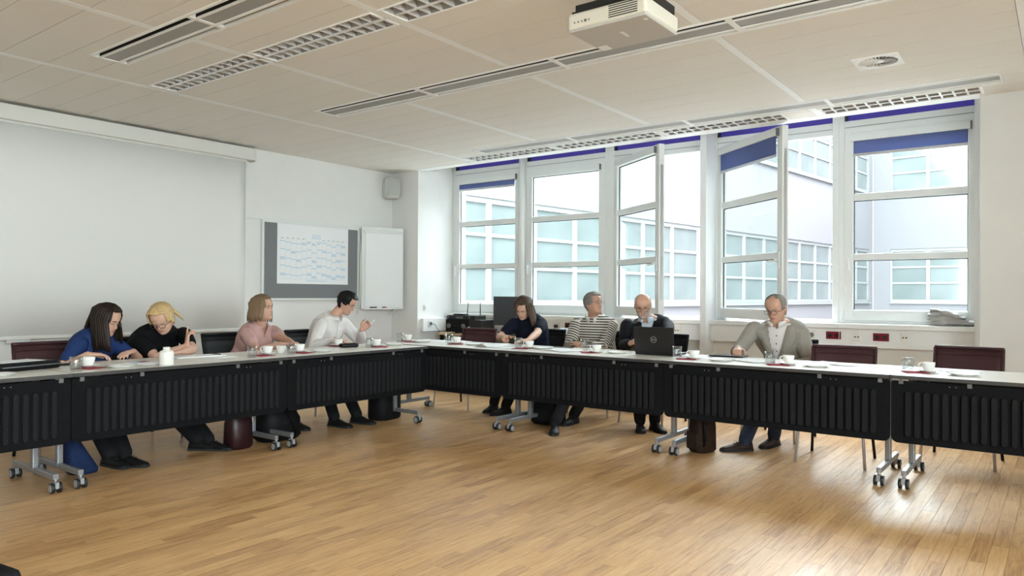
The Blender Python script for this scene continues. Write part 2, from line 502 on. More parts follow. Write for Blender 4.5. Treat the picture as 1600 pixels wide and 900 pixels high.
# ------------------------------------------------------------------ windows
Z0, Z1 = .972, 3.30
ROWS = [(1.11, 1.617), (1.682, 2.228), (2.298, 2.835)]
def sash(parent, w, hinge, blind=0.0, name_off=0):
    """a sash of width w, local x 0..w from the hinge, y towards outside, origin at inner face"""
    s = .085
    zb, zt = 1.0, 2.93
    fr = MB().box(0, s, 0, .07, zb, zt).box(w-s, w, 0, .07, zb, zt).box(s, w-s, 0, .07, zb, ROWS[0][0]).box(s, w-s, 0, .07, ROWS[2][1], zt)
    root = fr.build('sash', 'frame_white', parent, bevel=.006)
    MB().box(s, w-s, .005, .065, ROWS[0][1], ROWS[1][0]).build('transom', 'frame_white', root, bevel=.004)
    MB().box(s, w-s, .005, .065, ROWS[1][1], ROWS[2][0]).build('transom', 'frame_white', root, bevel=.004)
    gk = MB()
    for a, b in ROWS:
        gk.box(s-.001, s+.008, .03, .04, a, b).box(w-s-.008, w-s+.001, .03, .04, a, b).box(s, w-s, .03, .04, b-.008, b+.001)
    gk.build('gasket', 'gasket', root)
    for a, b in ROWS: MB().box(s-.005, w-s+.005, .032, .038, a-.005, b+.005).build('pane', 'pane_glass', root)
    MB().box(s-.03, w-s+.03, -.028, 0, 2.835, 2.905).build('blind_cassette', 'frame_white', root, bevel=.004)
    MB().box(w-s+.022, w-s+.034, -.031, .002, 2.833, 2.907).build('blind_cap', 'cap_grey', root)
    if blind:
        MB().box(s+.004, w-s-.004, -.010, -.007, 2.84-blind, 2.84).build('blind_fabric', 'blind_blue', root)
        MB().box(s+.002, w-s-.002, -.016, -.002, 2.815-blind, 2.842-blind).build('blind_bar', 'aluminium', root)
    return root
def window(n, x0, x1, opening, label, blind=0.0, open_deg=0, handle=None):
    t = thing('window_%d' % n, (x0, YW, 0), 0, label, kind='structure')
    W = x1-x0
    a, b = opening[0]-x0, opening[1]-x0
    f = MB().box(0, a, .0, .10, Z0, Z1).box(b, W, .0, .10, Z0, Z1).box(a, b, .0, .10, Z0, 1.005).box(a, b, .0, .10, 2.925, 3.055)
    f.build('frame', 'frame_white', t, bevel=.005)
    MB().box(a, b, -.006, 0, 2.985, 2.989).build('frame_seam', 'cap_grey', t)
    MB().box(a, b, .05, .056, 3.055, Z1).build('fanlight_blind', 'blind_purple', t)
    MB().box(a-.002, a+.02, .0, .05, 3.055, Z1).build('fanlight_gasket', 'gasket', t)
    sh = sash(t, b-a, 0, blind)
    if open_deg:
        sh.location = (a, -.008, 0); sh.rotation_euler = (0, 0, -R(open_deg))
        hx = b-a-.05
    else:
        sh.location = (a, -.012, 0); hx = .045
    if not open_deg:
        h = MB().box(hx-.014, hx+.014, -.012, 0, 1.52, 1.68)
        h.build('handle_plate', 'frame_white', sh, bevel=.004)
        MB().tube([(hx, -.01, 1.64), (hx, -.05, 1.64), (hx, -.055, 1.63), (hx, -.055, 1.52)], .010, 8).build('handle', 'frame_white', sh)
    else:
        MB().box(hx+.047, hx+.052, .02, .05, 1.2, 2.7).build('lock_rail', 'aluminium', sh)
        MB().box(hx-.014, hx+.014, -.012, 0, 1.52, 1.68).tube([(hx, -.01, 1.60), (hx, -.05, 1.60), (hx+.0, -.055, 1.59), (hx-.10, -.055, 1.59)], .010, 8).build('handle', 'frame_white', sh)
    return t
window(1, -7.217, -5.935, (-7.165, -5.985), 'leftmost window, closed, with a narrow strip of blue blind', blind=.075)
window(2, -5.935, -4.62, (-5.87, -4.66), 'closed window behind the person in striped sweater')
window(3, -4.62, -3.30, (-4.53, -3.40), 'window standing open behind the person with the laptop', open_deg=35)
window(4, -3.214, -1.885, (-3.19, -1.95), 'window standing open with blue blind, behind the person in grey blazer', blind=.19, open_deg=39)
window(5, -1.885, -.60, (-1.83, -.655), 'rightmost window, closed, with a wide strip of blue blind', blind=.135)
window(6, .45, 2.2, (.50, 2.15), 'added unseen window right of the pier, for more daylight')  # out of view, added to let more daylight into the room
for n_, (a_, b_) in enumerate(((-2.3, .48), (.68, 2.9))):  # invented windows on the unseen right wall, brighten the room
    t = thing('window_%d' % (7+n_), (XR+.12, a_, 0), 0, 'added unseen window in the right wall, for daylight', kind='structure')
    w_ = b_-a_; f = MB().box(0, .08, 0, w_, .93, 1.02).box(0, .08, 0, w_, 3.02, 3.10)
    for q in range(4): f.box(0, .08, q*(w_-.09)/3, q*(w_-.09)/3+.09, 1.02, 3.02)
    f.box(0, .06, .09, w_-.09, 2.24, 2.30)
    f.build('frame', 'frame_white', t, bevel=.004)
    for q in range(3): MB().box(.03, .034, q*(w_-.09)/3+.09, (q+1)*(w_-.09)/3, 1.02, 3.02).build('pane', 'pane_glass', t)
    d = portal(0, w_, .95, 3.08, 0); d.location = (XR+.27, a_+w_/2, 2.015); d.rotation_euler = (R(90), 0, R(90))
MB().tube([(-5.935, 8.13, Z0), (-5.935, 8.13, Z1)], .045, 16).build('mullion_cover', 'frame_white', bpy.data.objects['window_2']).location = (5.935, -YW, 0)
for (a, b) in ((-7.2, -3.3), (-3.2, -.6), (.46, 2.19)): portal(a, b, .98, 3.29, 8.34)

# ------------------------------------------------------------------ courtyard buildings
def facade(name, base, ang, length, groups, label, floors, depth=6.0, top=8.9, panes=3, flip=1):
    t = thing(name, (base[0], base[1], 0), ang, label, 'building')
    # local x along the facade, local y into the building
    zs = []
    z = -4.6
    for (a, b) in floors:
        MB().box(0, length, 0, .35, z, a).build('wall_band', 'facade', t); z = b
    MB().box(0, length, 0, .35, z, top).build('wall_band', 'facade', t)
    MB().box(0, length, 0, depth, top, top+.3).build('roof', 'facade', t)
    MB().box(0, length, .30, .36, -4.6, top).build('back_wall', 'facade', t)
    wm = {}
    for (a, b) in floors:
        h = b-a
        prev = 0
        for g0, g1, pitch in groups:
            if g0-prev > .02: MB().box(prev, g0, 0, .35, a, b).build('pier', 'facade', t)
            prev = g1
            MB().box(g0, g1, -.07, .1, a-.05, a).build('sill', 'facade_frame', t)
            n = max(1, round((g1-g0)/pitch)); p = (g1-g0)/n
            key = round(p, 3)
            if key not in wm:
                fz = [0, .135, .42*h*.0+.135]
                q = .065; fr = MB()
                fr.box(0, q, .04, .13, 0, h).box(p-q, p, .04, .13, 0, h).box(q, p-q, .04, .13, 0, .12).box(q, p-q, .04, .13, h-.11, h)
                r1, r2 = .80*h/2.2, 1.45*h/2.2
                fr.box(q, p-q, .05, .12, r1-.035, r1+.035).box(q, p-q, .05, .12, r2-.035, r2+.035)
                fm = fr.mesh('window'); fm.materials.append(M['facade_frame'])
                pm = []
                for za, zb in ((.12, r1-.035), (r1+.035, r2-.035), (r2+.035, h-.11)):
                    x = MB().box(q, p-q, .085, .095, za, zb).mesh('pane'); x.materials.append(M['facade_pane']); pm.append(x)
                wm[key] = (fm, pm)
            fm, pm = wm[key]
            for k in range(n):
                wo = put('window', fm, None, t); wo.location = (g0+k*p, 0, a)
                for x in pm: put('pane', x, None, wo)
        if length-prev > .02: MB().box(prev, length, 0, .35, a, b).build('pier', 'facade', t)
    return t
_a = R(7.2)
# the wing: direction along its facade is (sin a, cos a); local x -> that direction; facade faces +X
FL = [(1.0, 3.2), (5.54, 7.74)]
facade('courtyard_wing', (-9.5-math.sin(_a)*1.6, 10.5-math.cos(_a)*1.6), math.pi/2-_a, 25.36+.0, [(.07, 24.94, 1.392)], 'white office wing with window bands seen at left through the windows', FL)
facade('courtyard_block', (-6.52, 34.07), -R(4.28), 30.0, [(.67, 3.45+1.38*1, 1.38), (6.2, 6.2+1.38*6, 1.38), (15.5, 15.5+1.38*8, 1.38)], 'white office block with wide windows seen at right through the windows', FL)
facade('sky_block_annex', (4.6, 31.0), -math.pi/2, 22.0, [(.6, 21.4, 1.38)], 'added unseen annex blocking sky light on the right of the courtyard', FL, top=19.0)  # added out of view, its height cuts sky light on the window reveal
struct('ground', MB().box(-20, 60, -30, 60, -4.8, -4.6), 'ground', 'courtyard ground')

# ================================================================== more materials
mat('clip_dull', (.13, .13, .13), .5)
mat('burgundy', (.045, .011, .013), .55, noise=.15, nscale=150)
mat('burgundy_mesh', (.06, .022, .024), .8, noise=.35, nscale=260, stretch=(1, 1, 6))
mat('chair_black', (.008, .008, .009), .6, spec=.25)
mat('wood_desk', (.60, .42, .24), .4, noise=.12, nscale=8, stretch=(1, 10, 10))
mat('pin_grey', (.20, .205, .215), .9, noise=.06, nscale=200)
mat('sheet_white', (.85, .86, .87), .7)
mat('print_blue', (.50, .66, .80), .8)
mat('print_dark', (.22, .30, .36), .8)
mat('speaker_white', (.60, .60, .56), .5)
mat('speaker_grille', (.44, .45, .43), .6, noise=.1, nscale=300)
mat('socket_white', (.76, .75, .70), .35)
mat('socket_red', (.19, .006, .022), .35)
mat('monitor_screen', (.035, .040, .050), .22, spec=.8)
mat('napkin_red', (.32, .025, .045), .9, bump=.2, bscale=120)
mat('cloth_grey', (.42, .41, .40), .85, noise=.12, nscale=30, bump=.3, bscale=60)
mat('bag_blue', (.012, .024, .075), .8, spec=.2, noise=.2, nscale=30, bump=.4, bscale=40)
mat('bag_red', (.022, .004, .006), .4, noise=.2, nscale=20)
mat('bag_black', (.006, .006, .007), .6, spec=.2, noise=.2, nscale=40, bump=.3, bscale=60)
mat('bag_brown', (.022, .012, .007), .6, spec=.2, noise=.3, nscale=25)
mat('projector_white', (.66, .62, .53), .45)
mat('projector_grey', (.50, .48, .45), .45)
mat('laptop_black', (.010, .010, .011), .38)
mat('logo_silver', (.55, .55, .56), .3, metal=.6)
mat('bottle_white', (.78, .77, .72), .4)
mat('tinted_screen', (.02, .021, .026), .1)
mat('cover_grey', (.55, .60, .68), .6)
mat('cardboard', (.26, .22, .18), .8)
clear_glass('tumbler_glass', (.90, .92, .92), .03, 2.2, .75, .07)

def place(o, loc, rot):
    o.location = loc; o.rotation_euler = rot
    return o

def text_part(name, body, size, m, parent, loc, rot, ext=.0005, align='CENTER'):
    cu = bpy.data.curves.new(name, 'FONT'); cu.body = body; cu.size = size; cu.extrude = ext
    cu.align_x = align; cu.align_y = 'CENTER'
    tmp = bpy.data.objects.new(name, cu)
    col.objects.link(tmp)
    dg = bpy.context.evaluated_depsgraph_get()
    me = bpy.data.meshes.new_from_object(tmp.evaluated_get(dg))
    bpy.data.objects.remove(tmp)
    me.materials.clear()
    o = put(name, me, m, parent); o.location = loc; o.rotation_euler = rot
    return o

# ================================================================== projector under the ceiling
t = thing('ceiling_projector', (-1.905, 3.52, 2.65), 0, 'cream white projector hanging from the ceiling on a dark bracket', 'projector')
x0, x1, y0, y1 = -.235, .235, -.192, .192
b = MB().box(x0, x1, y0, y1, .012, .10); b.build('body', 'projector_white', t, bevel=.018, seg=3)
MB().box(x0+.006, x1-.006, y0+.006, y1-.006, 0, .014).build('bottom_cover', 'projector_grey', t, bevel=.02, seg=3)
for k in range(6): MB().box(.02, .185, y0-.0015, y0+.004, .026+k*.0115, .031+k*.0115).build('vent_slat', 'dark_void', t)
MB().box(x0+.02, x0+.075, .10, .17, -.002, .002).build('lens_window', 'sheet_white', t)
MB().box(x1-.045, x1-.025, -.14, -.12, -.0015, .002).build('sensor', 'sheet_white', t)
for k in range(5): MB().tube([(x0+.05+k*.022, y0+.001, .045), (x0+.05+k*.022, y0-.002, .045)], .0045 if k != 3 else .008, 10).build('button', 'cap_grey', t)
text_part('logo', 'EPSON', .028, 'sheet_white', t, (.01, 0, -.0012), (math.pi, 0, R(90)))
MB().box(x0+.035, x1-.01, y0+.03, y1-.03, .103, .150).box(x0+.012, x0+.05, y0+.03, y1-.03, .103, .118).build('bracket', 'black_plastic', t, bevel=.003)
MB().tube([(0, 0, .15), (0, 0, ZC-2.65-.005)], .028, 16).lathe([(0, ZC-2.65-.02), (.06, ZC-2.65-.02), (.06, ZC-2.65-.003), (0, ZC-2.65-.003)]).build('pole', 'sheet_white', t)

# ================================================================== left wall
t = thing('projection_screen', (XL, 3.1, .8), 0, 'wide pull-down projection screen with cream casing on the left wall', 'screen')
o = t.location.copy()
MB().box(XL+.002, XL+.125, 1.05, 5.105, 2.80, 2.94).build('casing', 'casing', t, o, bevel=.008)
MB().box(XL+.001, XL+.128, 5.10, 5.128, 2.792, 2.945).build('end_cap', 'casing', t, o, bevel=.004)
MB().box(XL+.055, XL+.075, 1.12, 5.03, 2.78, 2.81).build('fabric_roll', 'casing', t, o)
# fabric with a slight sag towards the edges
mb = MB(); ny = 40
ringA = []; ringB = []
for z in (2.80, 2.2, 1.5, .84):
    ringA.append([Vector((XL+.062+.006*math.cos((yy-3.1)*1.4)*(2.8-z)/2, yy, z)) for yy in [1.15+(5.025-1.15)*k/ny for k in range(ny+1)]])
mb.loft(ringA, cap=False, closed=False)
fo = mb.build('fabric', 'screen_fabric', t, o)
sm = fo.modifiers.new('solid', 'SOLIDIFY'); sm.thickness = .0015
MB().box(XL+.05, XL+.078, 1.15, 5.03, .808, .842).build('bottom_bar', 'casing', t, o, bevel=.006)
MB().box(XL+.055, XL+.075, 2.60, 2.79, .778, .808).build('pull_handle', 'clip_grey', t, o, bevel=.004)
text_part('maker_mark', 'cei', .035, 'clip_grey', t, (.1265, .17, 2.02), (R(90), 0, R(90)))

t = thing('wall_rail', (XL, 6.3, 2.11), 0, 'thin white aluminium rail along the left wall above the pinboard', 'rail')
MB().box(.001, .022, -1.26, 1.28, .02, .05).build('rail', 'frame_white', t, bevel=.003)

t = thing('pinboard', (XL, 6.1, 1.16), 0, 'large grey felt pinboard with white frame on the left wall', 'pinboard')
MB().box(.004, .028, -.80, .66, .025, .945).build('felt_panel', 'pin_grey', t)
f = MB().box(.002, .036, -.83, -.80, 0, .97).box(.002, .036, .66, .685, 0, .97).box(.002, .036, -.80, .66, 0, .025).box(.002, .036, -.80, .66, .945, .97)
f.build('frame', 'frame_white', t, bevel=.003)
for yy, zz in ((-.74, .20), (-.76, .12), (-.71, .25), (-.77, .5), (-.78, .6), (-.775, .55), (-.77, .8)):
    place(MB().lathe([(0, 0), (.004, 0), (.004, .003), (0, .004)], n=8).build('pin', 'black_plastic', t), (.028, yy, zz), (0, R(90), 0))

# year planner pinned to the board
t = thing('year_planner', (XL+.0285, 6.04, 1.365), 0, 'large white year planner sheet with pale blue grid on the grey pinboard', 'poster')
MB().box(0, .0015, -.555, .555, 0, .74).build('sheet', 'sheet_white', t)
mbp = MB(); mbd = MB()
rnd = random.Random(3)
for c in range(13):
    ya = -.515 + c*.079
    mbp.box(.0016, .0019, ya, ya+.0022, .06, .55)
    mbd.box(.0016, .0019, ya+.012, ya+.05, .562+(.0 if c not in (5, 6, 7) else -.05), .568+(.0 if c not in (5, 6, 7) else -.05))
    z = .545 - rnd.random()*.05
    while z > .09:
        mbp.box(.0016, .0019, ya+.004, ya+.074, z-.010, z)
        if rnd.random() < .4: mbp.box(.0016, .0019, ya+.004, ya+.074, z-.030, z-.016)
        if rnd.random() < .5: mbd.box(.0016, .0019, ya+.006, ya+.016, z-.006, z)
        z -= .1
mbp.box(.0016, .0019, -.515, .51, .06, .063).box(.0016, .0019, -.12, .20, .035, .043)
mbp.build('printed_grid', 'print_blue', t); mbd.build('printed_headings', 'print_dark', t)
text_part('printed_year', '2025', .075, 'print_blue', t, (.002, .03, .60), (R(90), 0, R(90)))

# flip chart panel on the rail, swung slightly out of the wall
t = thing('flip_chart', (XL+.055, 6.80, 1.03), R(-20), 'white flip chart pad panel hanging on the rail at the corner', 'flip chart')
MB().box(0, .022, .0, .62, .0, 1.13).build('board', 'frame_white', t, bevel=.004)
MB().box(.022, .032, .055, .60, .035, 1.045).build('pad', 'sheet_white', t)
MB().box(.022, .040, .03, .61, 1.045, 1.085).build('clamp_bar', 'frame_white', t, bevel=.005)
MB().box(.022, .050, .02, .61, 0, .022).build('pen_tray', 'frame_white', t, bevel=.003)
MB().tube([(.04, .12, .030), (.04, .22, .030)], .008, 8).build('black_marker', 'black_plastic', t)
MB().tube([(.04, .30, .030), (.04, .36, .030)], .008, 8).build('red_marker', 'napkin_red', t)
for k in range(11): MB().box(.0321, .0323, .18+k*.03, .186+k*.03, .055, .060).build('scale_mark', 'cap_grey', t)
MB().tube([(-.01, -.03, 1.09), (.0, -.02, .95), (.0, -.008, .75), (.0, -.008, .5), (.0, -.01, .1), (-.0, -.04, -.06)], .008, 8).tube([(.0, .52, -.0), (-.01, .49, -.04), (-.02, .42, -.07)], .008, 8).build('support_arm', 'frame_white', t)

# loudspeaker in the corner
t = thing('wall_loudspeaker', (XL, 7.305, 2.585), 0, 'white loudspeaker high on the left wall by the pilaster', 'speaker')
rot = Matrix.Rotation(R(-22), 3, 'Z')
def spk_ring(z, w, d, y_off=0, front=0):
    pts = []
    for (x, y) in ((-d/2, -w/2), (d*.30, -w/2), (d*.5+front, -w*.28), (d*.5+front, w*.28), (d*.30, w/2), (-d/2, w/2)):
        pts.append(rot @ Vector((x, y, 0)) + Vector((.115, 0, z)))
    return pts
MB().loft([spk_ring(.0, .15, .10), spk_ring(.02, .20, .155), spk_ring(.15, .225, .165), spk_ring(.28, .20, .155), spk_ring(.31, .15, .10)], smooth=False).build('cabinet', 'speaker_white', t, bevel=.008)
MB().loft([[rot @ Vector((.085 + .012*math.cos(a), .095*math.sin(a), 0)) + Vector((.115, 0, z)) for a in [(-90+180*k/10)*math.pi/180 for k in range(11)]] for z in (.035, .15, .275)], cap=False, closed=False).build('grille', 'speaker_grille', t)
MB().box(.0, .05, -.03, .03, .12, .19).build('wall_bracket', 'cap_grey', t)

# sockets and switches
def plate(loc, rz, w, h, m, label, kind='data'):
    t = thing('wall_socket', loc, rz, label, 'socket', 'sockets on the cable duct')
    MB().box(-w/2, w/2, -.008, 0, -h/2, h/2).build('cover_plate', m, t, bevel=.003)
    if kind == 'data':
        for s in (-1, 1): MB().box(s*.014-.008, s*.014+.008, -.0095, -.007, -.008, .004).build('port', 'black_plastic', t)
    elif kind == 'double':
        for s in (-1, 1): place(MB().lathe([(0, .0), (.018, .0), (.022, .004), (.022, .006)], n=20).build('outlet', 'black_plastic' if kind == 'double' else m, t), (s*.035, -.0135+.006, 0), (R(90), 0, 0))
    else:
        place(MB().lathe([(0, .0), (.019, .0), (.024, .004), (.026, .004)], n=20).build('outlet', 'cap_grey' if kind == 'round' else m, t), (0, -.0075, 0), (R(90), 0, 0))
    return t
YD = 8.03
plate((-2.12, YD, .845), 0, .085, .085, 'socket_white', 'white round mains socket behind the person in grey blazer', 'round')
plate((-1.905, YD, .848), 0, .145, .078, 'socket_red', 'dark red double socket left of the two under the right window', 'double')
plate((-1.685, YD, .842), 0, .078, .085, 'socket_white', 'white data socket between the two dark red sockets')
plate((-1.463, YD, .845), 0, .145, .078, 'socket_red', 'dark red double socket nearest the pier', 'double')
plate((-1.253, YD, .850), 0, .078, .085, 'socket_white', 'white data socket nearest the pier')
plate((-3.62, YD, .842), 0, .078, .085, 'socket_white', 'white data socket beside the person in black jacket')
plate((-5.29, YD, .838), 0, .085, .095, 'socket_white', 'white socket with a plug right of the person in navy shirt')
plate((-5.50, YD, .842), 0, .10, .078, 'socket_red', 'dark red socket beside the person in navy shirt', 'double')
plate((-5.10, YD, .848), 0, .13, .078, 'socket_red', 'dark red socket left of the person in striped sweater', 'double')
plate((-7.162, 7.635, .83), R(90), .08, .085, 'socket_white', 'white mains socket on the duct beside the pilaster', 'round')
t = thing('light_switch', (-7.217, 7.58, 1.06), R(90), 'small white switch on the window reveal', 'switch')
MB().box(-.03, .03, -.010, 0, -.035, .035).build('cover', 'socket_white', t, bevel=.004)
MB().box(-.012, .012, -.014, -.009, -.02, .02).build('rocker', 'socket_white', t, bevel=.002)
tag(MB().tube([(-7.15, 7.635, .83), (-7.10, 7.66, .82), (-7.08, 7.69, .76), (-7.05, 7.73, .69), (-6.98, 7.78, .60)], .004, 6).build('power_cable', 'black_plastic'), 'black power cable hanging from the socket beside the pilaster', 'cable')
tag(MB().tube([(-5.29, 8.015, .835), (-5.28, 7.96, .82), (-5.27, 7.94, .77), (-5.28, 7.93, .735)], .004, 6).tube([(-5.29, 8.02, .84), (-5.29, 7.98, .84)], .02, 8).build('plug_cable', 'black_plastic'), 'plug with black cable in the socket right of the person in navy shirt', 'cable')
tag(MB().tube([(-5.10, 8.015, .84), (-5.16, 7.95, .80), (-5.26, 7.90, .765), (-5.33, 7.86, .728)], .004, 6).build('plug_lead', 'black_plastic'), 'black lead running left from the red socket by striped sweater', 'cable')
tag(MB().tube([(-1.80, 8.08, 1.35), (-1.795, 8.06, 1.25), (-1.83, 8.0, 1.02), (-1.84, 7.985, .97), (-1.843, 7.984, .80)], .0022, 6).build('blind_cord', 'sheet_white'), 'thin white blind cord hanging over the sill', 'cord')

# grey cloth bundle on the sill
def bundle():
    rnd = random.Random(5)
    t = thing('cloth_bundle', (-.868, 8.065, .972), 0, 'crumpled grey cloth bundle on the sill of the right window', 'cloth')
    for k in range(5):
        nx, ny = 14, 6; rings = []
        L = .36 - .03*k; x0 = -.19 + rnd.uniform(-.0, .05); zc = .005 + k*.027
        for i in range(nx+1):
            u = i/nx; ring = []
            hh = .028 + .014*math.sin(u*9+k*2) + rnd.uniform(-.006, .006)
            for j in range(10):
                a = 2*math.pi*j/10
                ring.append(Vector((x0+L*u, .06*math.cos(a)*(.9+.15*math.sin(u*7+k)), max(.001, zc + .025 + hh*math.sin(a)*(.55+.45*math.sin(u*math.pi)) + .02*math.sin(u*5.3+k*1.7)*(k/5) - .03*u*(k/5)))))
            rings.append(ring)
        MB().loft(rings).build('fold', 'cloth_grey', t)
    return t
bundle()

# ================================================================== side desks below the window
def side_desk(cx, w, cy, label):
    t = thing('side_desk', (cx, cy, 0), 0, label, 'desk', 'narrow desks below the windows')
    MB().box(-w/2, w/2, -.25, .25, .695, .72).build('desktop', 'wood_desk', t, bevel=.003)
    MB().box(-w/2+.02, w/2-.02, .21, .23, .25, .69).build('modesty_panel', 'pin_grey', t)
    for sx in (-1, 1):
        for sy in (-1, 1):
            MB().box(sx*(w/2-.03)-.02, sx*(w/2-.03)+.02, sy*.20-.02, sy*.20+.02, 0, .695).build('leg', 'black_matt', t)
    return t
side_desk(-6.02, 1.66, 7.70, 'narrow light wood desk carrying amplifier and monitor')
side_desk(-4.40, 1.55, 7.70, 'narrow light wood desk behind the striped sweater')
t = thing('amplifier', (-6.45, 7.66, .72), 0, 'black hi-fi amplifier with two round knobs on the wood desk', 'amplifier')
MB().box(-.30, .30, -.15, .15, .015, .185).build('housing', 'black_plastic', t, bevel=.006)
MB().box(-.30, .09, -.158, -.15, .015, .185).build('front_panel', 'black_matt', t)
for x in (-.235, .02): place(MB().lathe([(0, 0), (.030, 0), (.032, .02), (.026, .028), (0, .028)], n=24).build('knob', 'cap_grey', t), (x, -.158, .10), (R(90), 0, 0))
for k, x in enumerate((-.16, -.12, -.08)): place(MB().lathe([(0, 0), (.010, 0), (.010, .012), (0, .012)], n=12).build('small_knob', 'black_plastic', t), (x, -.158, .10), (R(90), 0, 0))
for x in (.105, .13): MB().box(x-.012, x+.012, -.156, -.15, .03+(.13-x), .07+(.13-x)).build('label_tag', 'sheet_white', t)
for sx in (-.25, .25): MB().tube([(sx, 0, 0), (sx, 0, .015)], .02, 10).build('foot', 'black_matt', t)
t = thing('radio_receiver', (-6.48, 7.64, .906), 0, 'slim black wireless receiver with two antennas on the amplifier', 'receiver')
MB().box(-.27, .22, -.12, .12, .0, .055).build('housing', 'black_plastic', t, bevel=.004)
MB().box(-.10, .02, -.122, -.118, .012, .042).build('display', 'cap_grey', t)
for x in (-.24, .14): place(MB().lathe([(0, 0), (.014, 0), (.014, .014), (0, .014)], n=14).build('knob', 'cap_grey', t), (x, -.12, .028), (R(90), 0, 0))
for x, lean in ((-.06, .01), (.17, .0)): MB().tube([(x, .06, .05), (x+lean, .06, .15), (x+lean*2, .06, .235)], [.006, .006, .004], 8).build('antenna', 'black_matt', t)
tag(MB().box(-.085, .085, -.06, .06, 0, .018).build('black_router_box', 'black_matt', bevel=.004, loc=(-6.60, 7.64, .962)), 'flat black box on top of the wireless receiver', 'box')
t = thing('monitor', (-5.72, 7.62, .72), R(4), 'black flat computer monitor standing on the wood desk', 'monitor')
MB().box(-.275, .275, -.018, .022, .125, .50).build('bezel', 'black_plastic', t, bevel=.004)
MB().box(-.265, .265, -.0195, -.017, .137, .492).build('display', 'monitor_screen', t)
MB().box(-.03, .03, .02, .05, .012, .30).build('neck', 'black_plastic', t)
MB().box(-.13, .13, -.08, .10, 0, .014).build('base', 'black_plastic', t, bevel=.004)
tag(MB().tube([(-6.1, 7.58, .726), (-6.0, 7.50, .728), (-5.88, 7.52, .728), (-5.75, 7.49, .728), (-5.6, 7.50, .727)], .004, 6).build('monitor_cable', 'black_plastic'), 'black cable lying on the desk below the monitor', 'cable')
t = thing('laptop_bag', (-4.86, 7.66, .72), R(8), 'open black laptop sleeve lying on the desk behind the striped sweater', 'bag')
MB().box(-.17, .17, -.14, .13, 0, .05).build('body', 'bag_black', t, bevel=.02, seg=3)
MB().box(-.13, .16, -.10, .02, .07, .085, rot=Matrix.Rotation(R(40), 3, 'X')).build('flap', 'cover_grey', t, bevel=.005)
tag(MB().box(-.20, .20, -.13, .13, 0, .035).build('black_binder', 'bag_black', bevel=.008, loc=(-4.45, 7.64, .72)), 'flat black binder on the desk right of the laptop sleeve', 'binder')

# ================================================================== conference tables
def caster(parent, x, y):
    c = MB()
    c.slot(0)
    for s in (-1, 1):
        pts = [(s*.012 + x, y, .033), (s*.030 + x, y, .033)]
        c.tube(pts, .033, 18)
    c.slot(1)
    for s in (-1, 1): c.tube([(s*.0302 + x, y, .033), (s*.0325 + x, y, .033)], .024, 16)
    c.box(x-.011, x+.011, y-.028, y+.028, .03, .068)
    c.slot(2); c.tube([(x, y, .05), (x, y, .10)], .009, 8)
    return c.build('caster', ['wheel_black', 'wheel_grey', 'leg_grey'], parent)
def make_table():
    t = thing('conference_table', (0, 0, 0))
    MB().box(-.798, .798, .002, .748, .7165, .74).build('tabletop', 'table_top', t)
    MB().box(-.7995, .7995, 0, .0022, .7165, .7398).box(-.7995, .7995, .748, .750, .7165, .7398).box(-.7997, -.798, .0022, .748, .7165, .7398).box(.798, .7997, .0022, .748, .7165, .7398).build('edge_band', 'table_edge', t)
    MB().box(-.70, .70, .35, .40, .665, .7165).box(-.64, -.60, .08, .68, .69, .7165).box(.60, .64, .08, .68, .69, .7165).build('under_frame', 'beam_dark', t)
    # modesty panel with rounded lower corners
    pts = []
    r = .04
    for cx, cz, a0 in ((.7985-r, .302+r, -90), (.7985-r, .704-r*.4, 0), (-.7985+r, .704-r*.4, 90), (-.7985+r, .302+r, 180)):
        rr = r if cz < .5 else r*.4
        cx2 = (.7985-rr)*(1 if cx > 0 else -1)
        for k in range(5):
            a = R(a0 + 22.5*k); pts.append((cx2+rr*math.cos(a), cz+rr*math.sin(a)))
    n = len(pts)
    vs = [(x, .030, z) for x, z in pts] + [(x, .044, z) for x, z in pts]
    p = MB().raw(vs, [tuple(range(n)), tuple(range(n, 2*n))[::-1]] + [(i, n+i, n+(i+1) % n, (i+1) % n) for i in range(n)]).build('modesty_panel', 'felt_base', t)
    # ribs
    prof = []
    h0, h1, w = .345, .640, .0165
    def ring(s, y):
        out = []
        for k in range(7): a = R(180*k/6); out.append((s*w*math.cos(a), y, h1-w+s*w*math.sin(a)))
        for k in range(7): a = R(180+180*k/6); out.append((s*w*math.cos(a), y, h0+w+s*w*math.sin(a)))
        return [Vector(q) for q in out]
    rm = MB().loft([ring(1.05, .0305), ring(1.0, .020), ring(.78, .014)], smooth=False).mesh('rib'); rm.materials.append(M['felt'])
    for k in range(28):
        ro = put('rib', rm, None, p); ro.location = (-.70 + k*1.40/27, 0, 0)
    for x in (-.74, -.36, .36, .74): MB().box(x-.013, x+.013, .022, .034, .684, .712).build('clip', 'clip_dull', t, bevel=.002)
    for x in (-.45, .45):
        MB().box(x-.045, x+.045, .0265, .06, .672, .700).build('panel_hinge', 'felt_base', t)
        for s in (-1, 1): place(MB().lathe([(0, 0), (.0045, 0), (.004, .002), (0, .002)], n=8).build('screw', 'clip_dull', t), (x+s*.017, .0265, .684), (R(90), 0, 0))
    for s in (-1, 1):
        x = s*.728
        MB().box(x-.019, x+.019, .36, .41, .088, .70).build('leg', 'leg_grey', t, bevel=.008)
        fo = MB().box(x-.016, x+.016, .055, .695, .082, .118).build('foot', 'leg_grey', t, bevel=.004)
        for yy in (.062, .688): caster(fo, x, yy)
    return t
tb = make_table()
tag(tb, 'conference table at the far left edge, carrying the black pouch', 'table', 'conference tables in a U shape')
tb.location = (-4.955, 1.25, 0); tb.rotation_euler = (0, 0, R(90))
